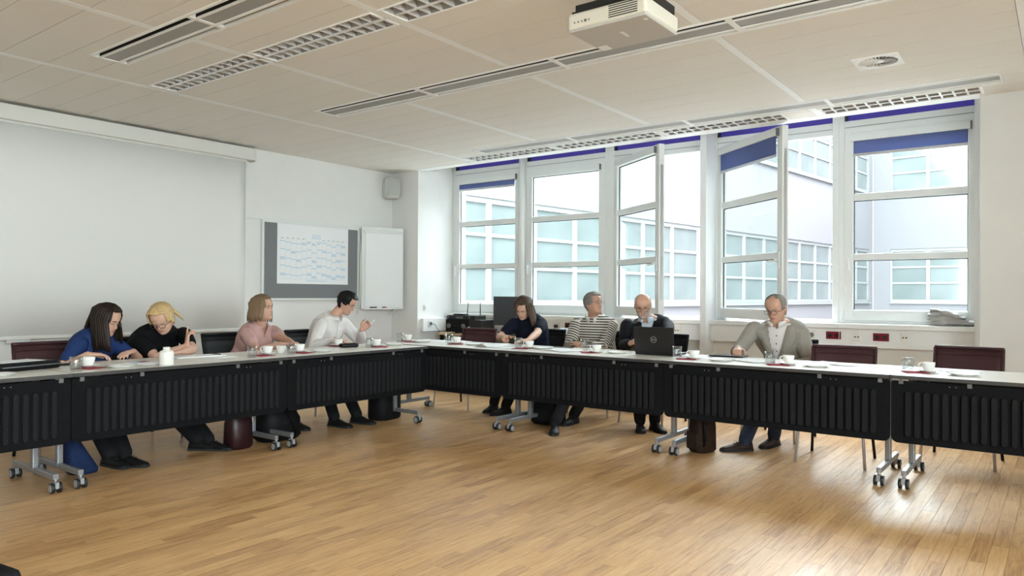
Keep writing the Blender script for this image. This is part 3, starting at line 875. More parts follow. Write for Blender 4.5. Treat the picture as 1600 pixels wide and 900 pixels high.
for (loc, rz, lb) in (((-4.955, 2.852, 0), 90, 'conference table with grey ribbed panel carrying the white bottle'),
                      ((-4.955, 4.454, 0), 90, 'conference table with grey ribbed panel in front of the white shirt'),
                      ((-4.925, 5.315, 0), 0, 'conference table with black panel at the inner corner of the U'),
                      ((-3.322, 5.315, 0), 0, 'conference table with black panel carrying the open laptop'),
                      ((-1.719, 5.315, 0), 0, 'conference table with black panel in front of the grey blazer'),
                      ((-.116, 5.315, 0), 0, 'conference table with black panel at the right edge of the picture')):
    dup(tb, loc, R(rz), lb, 'conference tables in a U shape')

# ================================================================== chairs
def make_chair(mb_, mm, nm='meeting_chair'):
    t = thing(nm)
    rot = Matrix.Rotation(R(-10), 3, 'X')
    # seat: faces -y; back at +y
    rings = []
    for (y, w, z) in ((-.21, .19, .445), (-.20, .215, .455), (.0, .225, .452), (.18, .21, .455), (.20, .19, .45)):
        rings.append([Vector((w*math.cos(a)*(1 if abs(math.cos(a)) > .3 else 1), y, z + .018*math.sin(a))) for a in [2*math.pi*k/12 for k in range(12)]])
    MB().loft(rings).build('seat', mm, t)
    def bp(x, v):   # point on the back, v 0..1 up
        z = .50+.345*v; y = .215+.075*v + .028*(1-(x/.235)**2)
        return Vector((x, y, z))
    fr = MB()
    for s in (-1, 1): fr.tube([bp(s*.23, v)-Vector((0, 0, .06*(v == 0))) for v in (0, .3, .6, 1)], .013, 8)
    for v, r in ((1, .015), (.86, .009), (.05, .011)): fr.tube([bp(-.235+.47*k/10, v) for k in range(11)], r, 8)
    fr.build('back_frame', mb_, t)
    m2 = MB()
    rr = [[bp(-.23+.46*k/10, v) for k in range(11)] for v in (.05, .35, .65, .98)]
    m2.loft(rr, cap=False, closed=False)
    bo = m2.build('backrest', mm, t); so = bo.modifiers.new('solid', 'SOLIDIFY'); so.thickness = .004
    for sx in (-1, 1):
        MB().tube([(sx*.19, -.17, .44), (sx*.225, -.215, .22), (sx*.24, -.235, .004)], .011, 10).build('leg', 'chrome', t)
        MB().tube([(sx*.19, .16, .44), (sx*.215, .215, .22), (sx*.23, .25, .004)], .011, 10).build('leg', 'chair_black', t)
    MB().tube([(-.19, -.17, .43), (.19, -.17, .43)], .010, 8).tube([(-.19, .16, .43), (.19, .16, .43)], .010, 8).tube([(-.19, -.17, .43), (-.19, .16, .43), (-.23, .215, .50)], .010, 8).tube([(.19, -.17, .43), (.19, .16, .43), (.23, .215, .50)], .010, 8).build('under_frame', 'chair_black', t)
    return t
c0 = make_chair('burgundy', 'burgundy_mesh')
tag(c0, 'empty burgundy chair between the grey blazer and the right edge', 'chair', 'burgundy chairs')
c0.location = (-1.40, 5.98, 0); c0.rotation_euler = (0, 0, R(2))
dup(c0, (-.63, 6.52, 0), R(-3), 'empty burgundy chair nearest the pier', 'burgundy chairs')
dup(c0, (-5.36, 6.26, 0), R(3), 'empty burgundy chair left of the person in navy shirt', 'burgundy chairs')
dup(c0, (-6.12, 2.45, 0), R(90), 'burgundy chair of the person in blue dress', 'burgundy chairs')
c1 = make_chair('chair_black', 'chair_black')
tag(c1, 'black chair of the person with blond hair', 'chair', 'black chairs')
c1.location = (-6.28, 3.13, 0); c1.rotation_euler = (0, 0, R(90))
dup(c1, (-6.32, 4.12, 0), R(96), 'black chair of the person in pink blouse', 'black chairs')
dup(c1, (-6.30, 5.03, 0), R(90), 'black chair of the person in white shirt', 'black chairs')
dup(c1, (-4.70, 6.66, 0), R(0), 'black chair of the person in navy shirt', 'black chairs')
dup(c1, (-3.94, 6.78, 0), R(0), 'black chair of the person in striped sweater', 'black chairs')
dup(c1, (-3.26, 6.66, 0), R(-4), 'black chair of the person in black jacket', 'black chairs')
dup(c1, (-2.04, 6.66, 0), R(-6), 'black chair of the person in grey blazer', 'black chairs')

# ================================================================== crockery, glasses, papers
ZTB = .7401
def make_cup():
    t = thing('coffee_cup')
    MB().lathe([(0, .0), (.024, .0), (.027, .004), (.036, .022), (.041, .045), (.0425, .060), (.041, .0605), (.0385, .045), (.033, .022), (.022, .008), (0, .007)], n=24).build('bowl', 'china', t)
    MB().tube([(.038, 0, .050), (.052, 0, .052), (.060, 0, .042), (.056, 0, .027), (.037, 0, .020)], .0042, 8).build('handle', 'china', t)
    return t
def make_glass():
    t = thing('drinking_glass')
    MB().lathe([(0, 0), (.031, 0), (.034, .006), (.037, .06), (.0385, .092), (.0372, .0925), (.0355, .06), (.0325, .012), (0, .010)], n=24).build('tumbler', 'tumbler_glass', t)
    return t
def make_saucer():
    return MB().lathe([(0, 0), (.040, 0), (.045, .003), (.068, .012), (.072, .0155), (.067, .0145), (.044, .0065), (0, .005)], n=28).build('saucer', 'china')
def make_plate():
    return MB().lathe([(0, 0), (.062, 0), (.068, .003), (.092, .014), (.098, .017), (.092, .0165), (.066, .007), (0, .005)], n=32).build('side_plate', 'china')
def make_napkin():
    n = 6; rings = []
    for i in range(n+1):
        rings.append([Vector((-.075+.15*i/n, -.075+.15*j/n, .0015+.0012*abs(math.sin(i*1.3+j*.9)))) for j in range(n+1)])
    o = MB().loft(rings, cap=False, closed=False).build('red_napkin', 'napkin_red')
    s = o.modifiers.new('s', 'SOLIDIFY'); s.thickness = .0014; s.offset = -1
    return o
def make_paper(nm='paper_sheet'):
    rings = [[Vector((-.105+.21*i/4, -.148+.296*j/6, .0008+.0025*(j/6)**3)) for j in range(7)] for i in range(5)]
    o = MB().loft(rings, cap=False, closed=False).build(nm, 'paper')
    s = o.modifiers.new('s', 'SOLIDIFY'); s.thickness = .0007; s.offset = -1
    return o
proto = dict(cup=make_cup(), glass=make_glass(), saucer=make_saucer(), plate=make_plate(), napkin=make_napkin(), paper=make_paper())
names = dict(cup=('white coffee cup', 'cup', 'coffee cups'), glass=('clear drinking glass', 'glass', 'drinking glasses'), saucer=('white saucer', 'saucer', 'saucers'),
             plate=('white side plate', 'plate', 'side plates'), napkin=('dark red paper napkin', 'napkin', 'red napkins'), paper=('white sheet of paper', 'paper', 'loose papers'))
used = set()
def item(kind, x, y, where, z=0, rz=0, pre=''):
    o = proto[kind] if kind not in used else copy_tree(proto[kind])
    used.add(kind)
    o.location = (x, y, ZTB+z); o.rotation_euler = (0, 0, R(rz))
    a, c, g = names[kind]
    tag(o, (pre + ' ' + a).strip() + ' ' + where, c, g)
    return o
def setting(where, cup=None, glass=None, nap=None, plate=None, saucer=True, crz=200):
    if nap: item('napkin', nap[0], nap[1], where, 0, nap[2] if len(nap) > 2 else 20)
    if cup:
        zz = .0035 if nap else 0
        if saucer: item('saucer', cup[0], cup[1], where, zz); item('cup', cup[0], cup[1], where, zz+.0055, crz)
        else: item('cup', cup[0], cup[1], where, zz, crz)
    if glass: item('glass', glass[0], glass[1], where)
    if plate: item('plate', plate[0], plate[1], where)
item('plate', -5.14, 1.70, 'cut by the left edge of the picture')
setting('in front of the blue dress', cup=(-5.30, 2.285), glass=(-5.10, 2.125), nap=(-5.20, 2.25, 30), plate=(-5.115, 2.42))
setting('in front of the pink blouse', cup=(-5.285, 3.68), glass=(-5.13, 3.43), nap=(-5.205, 3.575, 10), crz=215)
item('cup', -5.34, 3.85, 'right of the pink blouse, without saucer', 0, 100)
item('glass', -5.13, 3.80, 'between the two cups right of the pink blouse')
setting('between the pink blouse and the white shirt', cup=(-5.285, 4.00), nap=(-5.19, 3.96, 15), plate=(-5.18, 4.16))
setting('directly in front of the white shirt', cup=(-5.62, 4.70), nap=(-5.60, 4.67, 5))
setting('right of the white shirt beside the black pouch', cup=(-5.295, 4.90), glass=(-5.25, 4.76), nap=(-5.215, 4.86, 40), plate=(-5.29, 5.125))
setting('at the corner of the tables', cup=(-5.64, 5.665), glass=(-5.62, 5.525), nap=(-5.56, 5.60, 20), plate=(-5.42, 5.66))
setting('at the empty place left of the navy shirt', cup=(-4.985, 5.71), glass=(-5.14, 5.765), nap=(-4.94, 5.64, 35), plate=(-4.735, 5.69))
setting('in front of the navy shirt', cup=(-4.06, 5.69), glass=(-4.19, 5.69), nap=(-4.085, 5.60, 15), plate=(-3.91, 5.70))
setting('in front of the striped sweater', cup=(-3.30, 5.645), glass=(-3.60, 5.93), nap=(-3.36, 5.62, 40), plate=(-3.125, 5.70))
setting('right of the open laptop', cup=(-2.375, 5.595), glass=(-2.53, 5.615), nap=(-2.42, 5.54, 25), plate=(-2.15, 5.57))
setting('in front of the grey blazer', cup=(-1.64, 5.59), glass=(-1.76, 5.55), nap=(-1.70, 5.53, 25), plate=(-1.44, 5.57))
setting('at the empty place nearest the right edge', cup=(-.74, 5.645), glass=(-.87, 5.70), nap=(-.81, 5.59, 25), plate=(-.53, 5.575))
pp = [(-5.26, 2.65, 100, 'with coloured print left of the white bottle'), (-5.33, 2.62, 80, 'lying under the printed sheet left of the white bottle'),
      (-5.40, 3.27, 95, 'between the blond hair and the pink blouse'), (-5.38, 5.88, 20, 'at the corner of the tables'), (-5.20, 5.93, -15, 'behind the glass at the corner of the tables'),
      (-4.50, 5.78, 60, 'uppermost in front of the navy shirt, lying askew'), (-4.34, 5.60, 75, 'half under the askew sheet by the navy shirt'), (-4.62, 5.90, 20, 'farthest of the sheets left of the navy shirt'),
      (-3.66, 5.62, 70, 'in front of the striped sweater near the table edge'), (-3.70, 5.74, 100, 'under another sheet before the striped sweater'),
      (-2.96, 5.92, 10, 'behind the laptop near the hand'), (-2.46, 5.80, 30, 'half behind the glass right of the laptop'),
      (-2.16, 5.86, 85, 'under the tablet of the grey blazer'), (-1.95, 5.70, 60, 'in front of the grey blazer on top'), (-1.98, 5.84, 80, 'lying beneath another before the grey blazer'),
      (-1.38, 5.88, 80, 'on top before the empty chair by the grey blazer'), (-1.22, 5.86, 95, 'beneath before the empty chair by the grey blazer'), (-.60, 5.90, 90, 'behind the plate near the right edge')]
for k, (x, y, rz, w) in enumerate(pp): item('paper', x, y, w, .0 + (.0042 if k in (0, 5, 8, 13, 15) else 0), rz)
# coloured print on the sheet left of the bottle
po = [o for o in bpy.data.objects if o.get('label', '').startswith('white sheet of paper with coloured print')][0]
MB().box(-.08, .0, .02, .10, .0036, .0038).build('printed_picture', 'print_blue', po)
MB().box(.01, .08, .04, .11, .0036, .0038).build('printed_picture', 'napkin_red', po)

t = thing('document_folder', (-4.44, 5.62, ZTB+.0045), R(25), 'grey-brown cardboard folder standing slightly open before the navy shirt', 'folder')
MB().raw([(-.16, -.10, 0), (.10, -.12, 0), (.12, .10, .018), (-.10, .10, .022), (-.16, -.10, .003), (.10, -.12, .003), (.12, .10, .021), (-.10, .10, .025)], [(0, 3, 2, 1), (4, 5, 6, 7), (0, 1, 5, 4), (1, 2, 6, 5), (2, 3, 7, 6), (3, 0, 4, 7)]).build('cover', 'sheet_white', t)
MB().raw([(-.16, -.102, 0), (-.03, -.112, 0), (-.09, -.11, .03)], [(0, 1, 2)]).build('raised_corner', 'cardboard', t).modifiers.new('s', 'SOLIDIFY').thickness = .001
t = thing('zip_pouch', (-5.47, 1.92, ZTB), R(15), 'black zip pouch with a paper on top at the left edge', 'pouch')
MB().box(-.13, .13, -.20, .22, 0, .055).build('body', 'bag_black', t, bevel=.026, seg=4)
MB().box(-.09, .09, -.16, .13, .0555, .057).build('paper_on_top', 'paper', t)
MB().tube([(-.13, -.18, .03), (-.13, .2, .03)], .004, 6).tube([(.131, -.18, .03), (.131, .2, .03)], .004, 6).build('zip', 'cap_grey', t)
t = thing('mobile_phone', (-5.56, 2.205, ZTB), R(70), 'dark mobile phone lying beside the blue dress', 'phone')
MB().box(-.075, .075, -.037, .037, 0, .012).build('body', 'black_plastic', t, bevel=.006)
MB().box(-.070, .070, -.033, .033, .0118, .0125).build('display', 'tinted_screen', t)
t = thing('white_bottle', (-5.062, 2.702, ZTB), 0, 'short white bottle with screw cap standing before the blond hair', 'bottle')
MB().lathe([(0, 0), (.045, 0), (.048, .004), (.048, .085), (.042, .098), (.024, .105), (.022, .107)], n=28).build('body', 'bottle_white', t)
MB().lathe([(0, .105), (.024, .105), (.024, .122), (.021, .125), (0, .125)], n=24).build('cap', 'bottle_white', t)
t = thing('notebook', (-5.53, 3.20, ZTB), R(85), 'open white notebook with pen in front of the blond hair', 'notebook')
MB().box(-.20, .20, -.10, .10, 0, .008).build('pages', 'paper', t, bevel=.002)
MB().box(-.205, .205, -.105, .105, -.0003, .0015).build('cover', 'cap_grey', t)
tag(MB().tube([(-.065, 0, .004), (.055, 0, .004), (.07, 0, .004)], [.004, .004, .0015], 8).build('black_pen', 'black_plastic', loc=(-5.52, 3.36, ZTB+.0083)), 'dark pen lying on the open notebook', 'pen')
t = thing('glasses_case', (-5.42, 4.66, ZTB), R(80), 'small black case before the white shirt', 'case')
MB().box(-.085, .085, -.045, .045, 0, .038).build('body', 'bag_black', t, bevel=.016, seg=3)
MB().box(-.084, .084, -.0462, .0462, .020, .0225).build('seam', 'cap_grey', t)
t = thing('tablet_computer', (-2.24, 5.98, ZTB+.006), R(5), 'black tablet on the table under the hand of the grey blazer', 'tablet')
MB().box(-.14, .14, -.09, .09, 0, .012).build('body', 'black_plastic', t, bevel=.004)
MB().box(-.13, .13, -.08, .08, .0118, .0125).build('display', 'tinted_screen', t)
tag(MB().box(-.11, .11, -.015, .015, 0, .006).build('pen_case', 'black_plastic', bevel=.002, loc=(-3.86, 5.97, ZTB)), 'thin dark tablet edge lying beside the navy shirt', 'tablet')

# laptop, its lid towards the camera
t = thing('laptop', (-2.775, 5.71, ZTB), R(2), 'open black laptop with round silver logo on its lid', 'laptop')
MB().box(-.180, .180, .0, .25, .003, .022).build('base', 'laptop_black', t, bevel=.004)
MB().box(-.165, .165, .06, .16, .0215, .0225).build('keyboard', 'black_matt', t)
lid = MB().box(-.180, .180, -.009, .0, 0, .222).build('lid', 'laptop_black', t, bevel=.004)
lid.location = (0, .0, .022); lid.rotation_euler = (R(9), 0, 0)
MB().box(-.172, .172, .0, .0008, .012, .212).build('display', 'tinted_screen', lid)
rg = [[Vector(((.023+dr)*math.cos(a), -.0092+dy, .116+(.023+dr)*math.sin(a))) for a in [2*math.pi*k/28 for k in range(28)]] for dr, dy in ((0, 0), (0, -.0008), (.0028, -.0008), (.0028, 0))]
MB().loft(rg, cap=False).build('logo_ring', 'logo_silver', lid)
text_part('logo_text', 'DELL', .0145, 'logo_silver', lid, (0, -.0098, .116), (R(90), 0, 0))

# ================================================================== things on the floor
def soft_bag(name, loc, rz, rings, m, label, cat, extra=None):
    t = thing(name, loc, rz, label, cat)
    R_ = []
    for (z, a, b, ox, oy) in rings:
        R_.append([Vector((ox + a*math.copysign(abs(math.cos(u))**.7, math.cos(u)), oy + b*math.copysign(abs(math.sin(u))**.7, math.sin(u)), z)) for u in [2*math.pi*k/18 for k in range(18)]])
    MB().loft(R_).build('body', m, t)
    return t
t = soft_bag('cloth_bag', (-5.45, 2.30, 0), 0, [(.0, .08, .085, 0, .02), (.03, .09, .10, 0, .01), (.12, .08, .075, 0, -.02), (.22, .06, .05, -.01, -.05), (.30, .04, .035, -.01, -.075), (.36, .02, .02, -.01, -.08)], 'bag_blue', 'blue cloth bag slumped under the left table', 'bag')
MB().tube([(-.02, -.08, .34), (-.02, -.10, .42), (.0, -.09, .45), (.0, -.06, .35)], .006, 6).build('strap', 'bag_blue', t)
t = soft_bag('handbag', (-5.34, 3.45, 0), 0, [(.0, .08, .09, 0, 0), (.02, .09, .11, 0, 0), (.20, .085, .105, 0, 0), (.30, .05, .09, 0, 0), (.33, .03, .08, 0, 0)], 'bag_red', 'dark red handbag under the left table', 'bag')
MB().tube([(0, -.07, .31), (0, -.05, .42), (0, .05, .42), (0, .07, .31)], .007, 6).build('handle', 'bag_red', t)
t = soft_bag('backpack', (-5.40, 3.86, 0), 0, [(.0, .11, .17, 0, 0), (.03, .14, .20, 0, 0), (.18, .14, .19, 0, .0), (.30, .12, .14, 0, -.03), (.37, .07, .08, 0, -.06), (.39, .03, .04, 0, -.07)], 'bag_black', 'black backpack leaning under the left table beside the handbag', 'bag')
MB().tube([(.10, -.05, .33), (.15, .0, .24), (.155, .06, .12), (.14, .10, .03)], .012, 6, flat=.4).build('strap', 'bag_black', t)
t = soft_bag('shoulder_bag', (-5.47, 5.17, 0), R(8), [(.0, .12, .16, 0, 0), (.02, .13, .17, 0, 0), (.22, .125, .175, 0, 0), (.33, .09, .16, 0, 0), (.36, .05, .14, 0, 0)], 'bag_black', 'black bag standing at the inner corner under the tables', 'bag')
MB().tube([(0, -.12, .34), (0, -.08, .46), (0, .08, .46), (0, .12, .34)], .008, 6).build('handle', 'bag_black', t)
t = soft_bag('rucksack', (-4.00, 5.93, 0), R(10), [(.0, .14, .08, 0, 0), (.03, .17, .11, 0, 0), (.14, .16, .12, 0, 0), (.26, .13, .10, -.01, .02), (.34, .07, .06, -.02, .03)], 'bag_black', 'black rucksack on the floor between navy shirt and striped sweater', 'bag')
MB().box(-.11, .11, -.125, -.10, .04, .16).build('front_pocket', 'bag_black', t, bevel=.01)
t = soft_bag('leather_bag', (-2.33, 5.66, 0), R(-20), [(.0, .07, .09, 0, 0), (.02, .085, .11, 0, 0), (.20, .08, .11, 0, 0), (.36, .07, .09, 0, 0), (.40, .04, .06, 0, 0)], 'bag_brown', 'brown and black bag under the table left of the brown shoe', 'bag')
MB().box(-.06, .06, -.125, -.10, .03, .17).build('front_pocket', 'bag_brown', t, bevel=.012)
MB().tube([(.05, -.08, .36), (.10, -.09, .28), (.105, -.08, .14), (.07, -.06, .05)], .013, 6, flat=.4).build('strap', 'bag_black', t)
t = soft_bag('floor_bag', (-3.66, 1.16, 0), R(20), [(.0, .13, .10, 0, 0), (.015, .15, .12, 0, 0), (.05, .14, .11, 0, 0), (.08, .08, .07, 0, 0)], 'bag_black', 'black bag on the floor at the bottom left corner of the picture', 'bag')
MB().tube([(-.08, 0, .07), (-.05, .02, .10), (.02, .03, .10), (.05, 0, .07)], .007, 6).build('handle', 'bag_black', t)

# ================================================================== people
from mathutils.bvhtree import BVHTree
mat('skin_a', (.60, .36, .26), .55, noise=.05, nscale=25)
mat('skin_b', (.56, .32, .23), .55, noise=.05, nscale=25)
mat('skin_c', (.50, .27, .19), .55, noise=.05, nscale=25)
mat('stubble', (.44, .34, .29), .6, noise=.12, nscale=90)
mat('lips', (.42, .17, .14), .5)
mat('eye_white', (.42, .39, .37), .4)
mat('iris', (.03, .022, .018), .25)
mat('hair_dark', (.022, .014, .010), .45, spec=.2, noise=.5, nscale=60, stretch=(6, 6, .6))
mat('hair_black', (.010, .009, .009), .45, spec=.2, noise=.4, nscale=60)
mat('hair_blond', (.55, .38, .18), .5, noise=.3, nscale=60, stretch=(5, 5, .7))
mat('hair_lightbrown', (.20, .125, .068), .5, noise=.4, nscale=60, stretch=(6, 6, .6))
mat('hair_brown', (.075, .047, .030), .45, spec=.2, noise=.5, nscale=60, stretch=(6, 6, .6))
mat('hair_grey', (.20, .18, .16), .6, noise=.4, nscale=90)
mat('hair_silver', (.40, .38, .36), .6, noise=.3, nscale=90)
mat('blue_dress', (.016, .036, .125), .8, spec=.2, noise=.12, nscale=12, bump=.5, bscale=7, bdist=.03)
mat('black_top', (.007, .007, .008), .8, spec=.12, bump=.4, bscale=7, bdist=.03)
mat('pink_blouse', (.50, .30, .28), .65, noise=.1, nscale=10, bump=.6, bscale=7, bdist=.03)
mat('white_shirt', (.72, .68, .66), .7, noise=.04, nscale=10, bump=.7, bscale=7, bdist=.03)
mat('navy_shirt', (.010, .012, .024), .8, spec=.12, bump=.4, bscale=7, bdist=.03)
mat('dark_jacket', (.009, .010, .013), .7, spec=.12, bump=.4, bscale=7, bdist=.03)
mat('pale_blue_shirt', (.50, .56, .62), .7, noise=.05, nscale=20, bump=.3, bscale=20)
mat('linen_blazer', (.30, .275, .24), .8, noise=.18, nscale=140, bump=.6, bscale=7, bdist=.03)
mat('trousers_dark', (.012, .012, .014), .8, spec=.12, bump=.3, bscale=14)
mat('jeans', (.018, .028, .055), .85, noise=.25, nscale=80, bump=.3, bscale=30)
mat('shoe_black', (.007, .007, .007), .5, spec=.25)
mat('shoe_brown', (.030, .016, .012), .5, spec=.3, noise=.2, nscale=40)
mat('shoe_sole', (.025, .025, .025), .7, spec=.2)
mat('spectacle', (.035, .03, .028), .3)
mat('spectacle_thin', (.22, .18, .14), .3, metal=.5)

def stripe_material():
    m = bpy.data.materials.new('striped_knit'); m.use_nodes = True
    nt = m.node_tree; b = nt.nodes['Principled BSDF']
    at_ = nt.nodes.new('ShaderNodeAttribute'); at_.attribute_name = 'along'
    d = nt.nodes.new('ShaderNodeMath'); d.operation = 'DIVIDE'; d.inputs[1].default_value = .027
    nt.links.new(at_.outputs['Fac'], d.inputs[0])
    f = nt.nodes.new('ShaderNodeMath'); f.operation = 'FRACT'; nt.links.new(d.outputs[0], f.inputs[0])
    c = nt.nodes.new('ShaderNodeValToRGB'); c.color_ramp.interpolation = 'CONSTANT'
    c.color_ramp.elements[0].color = (.62, .57, .50, 1); c.color_ramp.elements[1].position = .56; c.color_ramp.elements[1].color = (.012, .012, .016, 1)
    nt.links.new(f.outputs[0], c.inputs[0]); nt.links.new(c.outputs[0], b.inputs['Base Color'])
    b.inputs['Roughness'].default_value = .9
    M['striped_knit'] = m
stripe_material()

HT = .236
def lerp_tab(tab, t):
    if t <= tab[0][0]: return tab[0][1]
    for (a, x), (b, y) in zip(tab, tab[1:]):
        if t <= b:
            u = (t-a)/(b-a); u = u*u*(3-2*u)*.5+u*.5
            return x+(y-x)*u
    return tab[-1][1]
HW = [(0, .030), (.05, .044), (.12, .055), (.25, .065), (.4, .0715), (.55, .0755), (.7, .0765), (.82, .070), (.92, .050), (.98, .024), (1, .003)]
HF = [(0, .062), (.05, .080), (.12, .085), (.2, .083), (.3, .083), (.4, .083), (.5, .082), (.58, .088), (.7, .088), (.82, .075), (.92, .048), (.98, .021), (1, .002)]
HB = [(0, .0), (.05, .025), (.12, .040), (.25, .060), (.4, .088), (.55, .103), (.7, .106), (.82, .093), (.92, .063), (.98, .026), (1, .002)]
def headpt(t, a, feat=True):
    w, f, b = lerp_tab(HW, t), lerp_tab(HF, t), lerp_tab(HB, t)
    c, s = math.cos(a), math.sin(a)
    x = w*math.copysign(abs(s)**.9, s)
    y = (f if c > 0 else b)*math.copysign(abs(c)**(.8 if c > 0 else .9), c)
    if feat and c > 0:
        g = lambda dx, sx, dt, st: math.exp(-(dx/sx)**2-(dt/st)**2)
        nose = 0
        if .30 < t < .56:
            amp = .004+.024*(1-(t-.345)/.2) if t > .345 else .028*(t-.30)/.045
            nose = max(0, amp)*math.exp(-(x/.0115)**2)
        y += nose
        y -= .009*(g(abs(x)-.031, .014, t-.495, .045))
        y += .004*g(x, .03, t-.575, .03)
        y += .006*g(x, .020, t-.205, .035) - .003*g(x, .02, t-.215, .008)
        y += .006*g(x, .018, t-.06, .05)
        y += .003*g(abs(x)-.04, .018, t-.34, .07)
    return Vector((x, y, (t-.5)*HT))

def basis(yaw, pitch=0, roll=0, pos=(0, 0, 0)):
    """local x = left, y = forward, z = up"""
    f = Vector((math.cos(yaw), math.sin(yaw), 0)); l = Vector((-math.sin(yaw), math.cos(yaw), 0)); u = Vector((0, 0, 1))
    m = Matrix((l, f, u)).transposed()
    m = m @ Matrix.Rotation(-pitch, 3, 'X') @ Matrix.Rotation(roll, 3, 'Y')
    # note: (l,f,u) is left handed for x=left; mirror keeps shape, orientation is fixed by recalculating normals
    m4 = m.to_4x4(); m4.translation = Vector(pos)
    return m4

def ik(a, b, l1, l2, hint):
    d = b-a; L = d.length
    if L > (l1+l2)*.995:
        k = L/((l1+l2)*.995); l1 *= k; l2 *= k
    d.normalize()
    x = (l1*l1-l2*l2+L*L)/(2*L); h = math.sqrt(max(0, l1*l1-x*x))
    n = Vector(hint)-d*Vector(hint).dot(d); n.normalize()
    return a+d*x+n*h

def ering(c, u, v, n=20):
    return [c+u*math.cos(t)+v*math.sin(t) for t in [2*math.pi*k/n for k in range(n)]]

def capsule(mb, pts, rad, n=12, up=None):
    pts = [Vector(p) for p in pts]
    d0 = (pts[0]-pts[1]).normalized(); d1 = (pts[-1]-pts[-2]).normalized()
    P = [pts[0]+d0*rad[0]*.95, pts[0]+d0*rad[0]*.7]+pts+[pts[-1]+d1*rad[-1]*.7, pts[-1]+d1*rad[-1]*.95]
    Q = [rad[0]*.3, rad[0]*.72]+list(rad)+[rad[-1]*.72, rad[-1]*.3]
    mb.tube(P, Q, n)

def solidify_mesh(mb, name, voxel, it=4, fac=.5):
    me = mb.mesh(name)
    bm = bmesh.new(); bm.from_mesh(me); bmesh.ops.recalc_face_normals(bm, faces=bm.faces); bm.to_mesh(me); bm.free()
    o = bpy.data.objects.new('tmp', me); col.objects.link(o)
    r = o.modifiers.new('r', 'REMESH'); r.mode = 'VOXEL'; r.voxel_size = voxel; r.use_smooth_shade = True
    if it:
        s = o.modifiers.new('s', 'SMOOTH'); s.factor = fac; s.iterations = it
    dg = bpy.context.evaluated_depsgraph_get()
    out = bpy.data.meshes.new_from_object(o.evaluated_get(dg))
    bpy.data.objects.remove(o); bpy.data.meshes.remove(me)
    out.name = name
    out.polygons.foreach_set('use_smooth', [True]*len(out.polygons))
    return out

def shift(me, o):
    me.transform(Matrix.Translation(-Vector(o)))
    return me

def cut_faces(me, test):
    bm = bmesh.new(); bm.from_mesh(me)
    kill = [f for f in bm.faces if test(f.calc_center_median())]
    bmesh.ops.delete(bm, geom=kill, context='FACES')
    bm.to_mesh(me); bm.free()

def hand(mb, wr, d, n, side, curl=.35, spread=.06, curls=None, thumb_out=.6):
    d = Vector(d).normalized(); n = Vector(n); n = (n-d*n.dot(d)).normalized()
    th = d.cross(n)*side
    R_ = []
    for (s, w, h) in ((-.01, .027, .021), (.02, .032, .018), (.06, .040, .016), (.088, .039, .013), (.098, .030, .008)):
        R_.append(ering(wr+d*s, th*w, n*h, 12))
    mb.loft(R_)
    for k, (off, ln, r) in enumerate(((.029, .070, .0088), (.010, .079, .0090), (-.010, .073, .0086), (-.028, .057, .0078))):
        c = curls[k] if curls else curl*(1+.15*k)
        dd = (d + th*(off*spread*30)).normalized()
        p = wr+d*.080+th*off
        pts = [p]
        ang = c*.5
        for seg in (.45, .32, .27):
            v = dd*math.cos(ang)+n*math.sin(ang)
            p = p+v*ln*seg*1.05; pts.append(p); ang += c
        capsule(mb, pts, [r*1.08, r, r*.93, r*.8], 8)
    p0 = wr+d*.025+th*.026
    p1 = p0+(d*.6+th*thumb_out+n*.25).normalized()*.042
    p2 = p1+(d*.9+th*.15+n*.3).normalized()*.032
    p3 = p2+(d*.95-th*.05+n*.3).normalized()*.024
    capsule(mb, [p0, p1, p2, p3], [.0135, .0112, .0100, .0085], 8)

TORSO_M = [(-.16, .11, .09, 0), (-.06, .168, .128, 0), (.06, .172, .130, .0), (.25, .158, .122, .006), (.45, .160, .120, .004), (.68, .180, .126, .004), (.85, .188, .115, -.004), (.94, .165, .092, -.012), (1.02, .108, .072, -.014), (1.10, .064, .060, -.008)]
TORSO_F = [(-.16, .11, .09, 0), (-.06, .170, .126, 0), (.06, .168, .124, 0), (.25, .136, .108, .004), (.42, .136, .106, .006), (.62, .152, .128, .022), (.78, .158, .115, .010), (.92, .146, .088, -.008), (1.02, .096, .068, -.014), (1.10, .054, .052, -.008)]

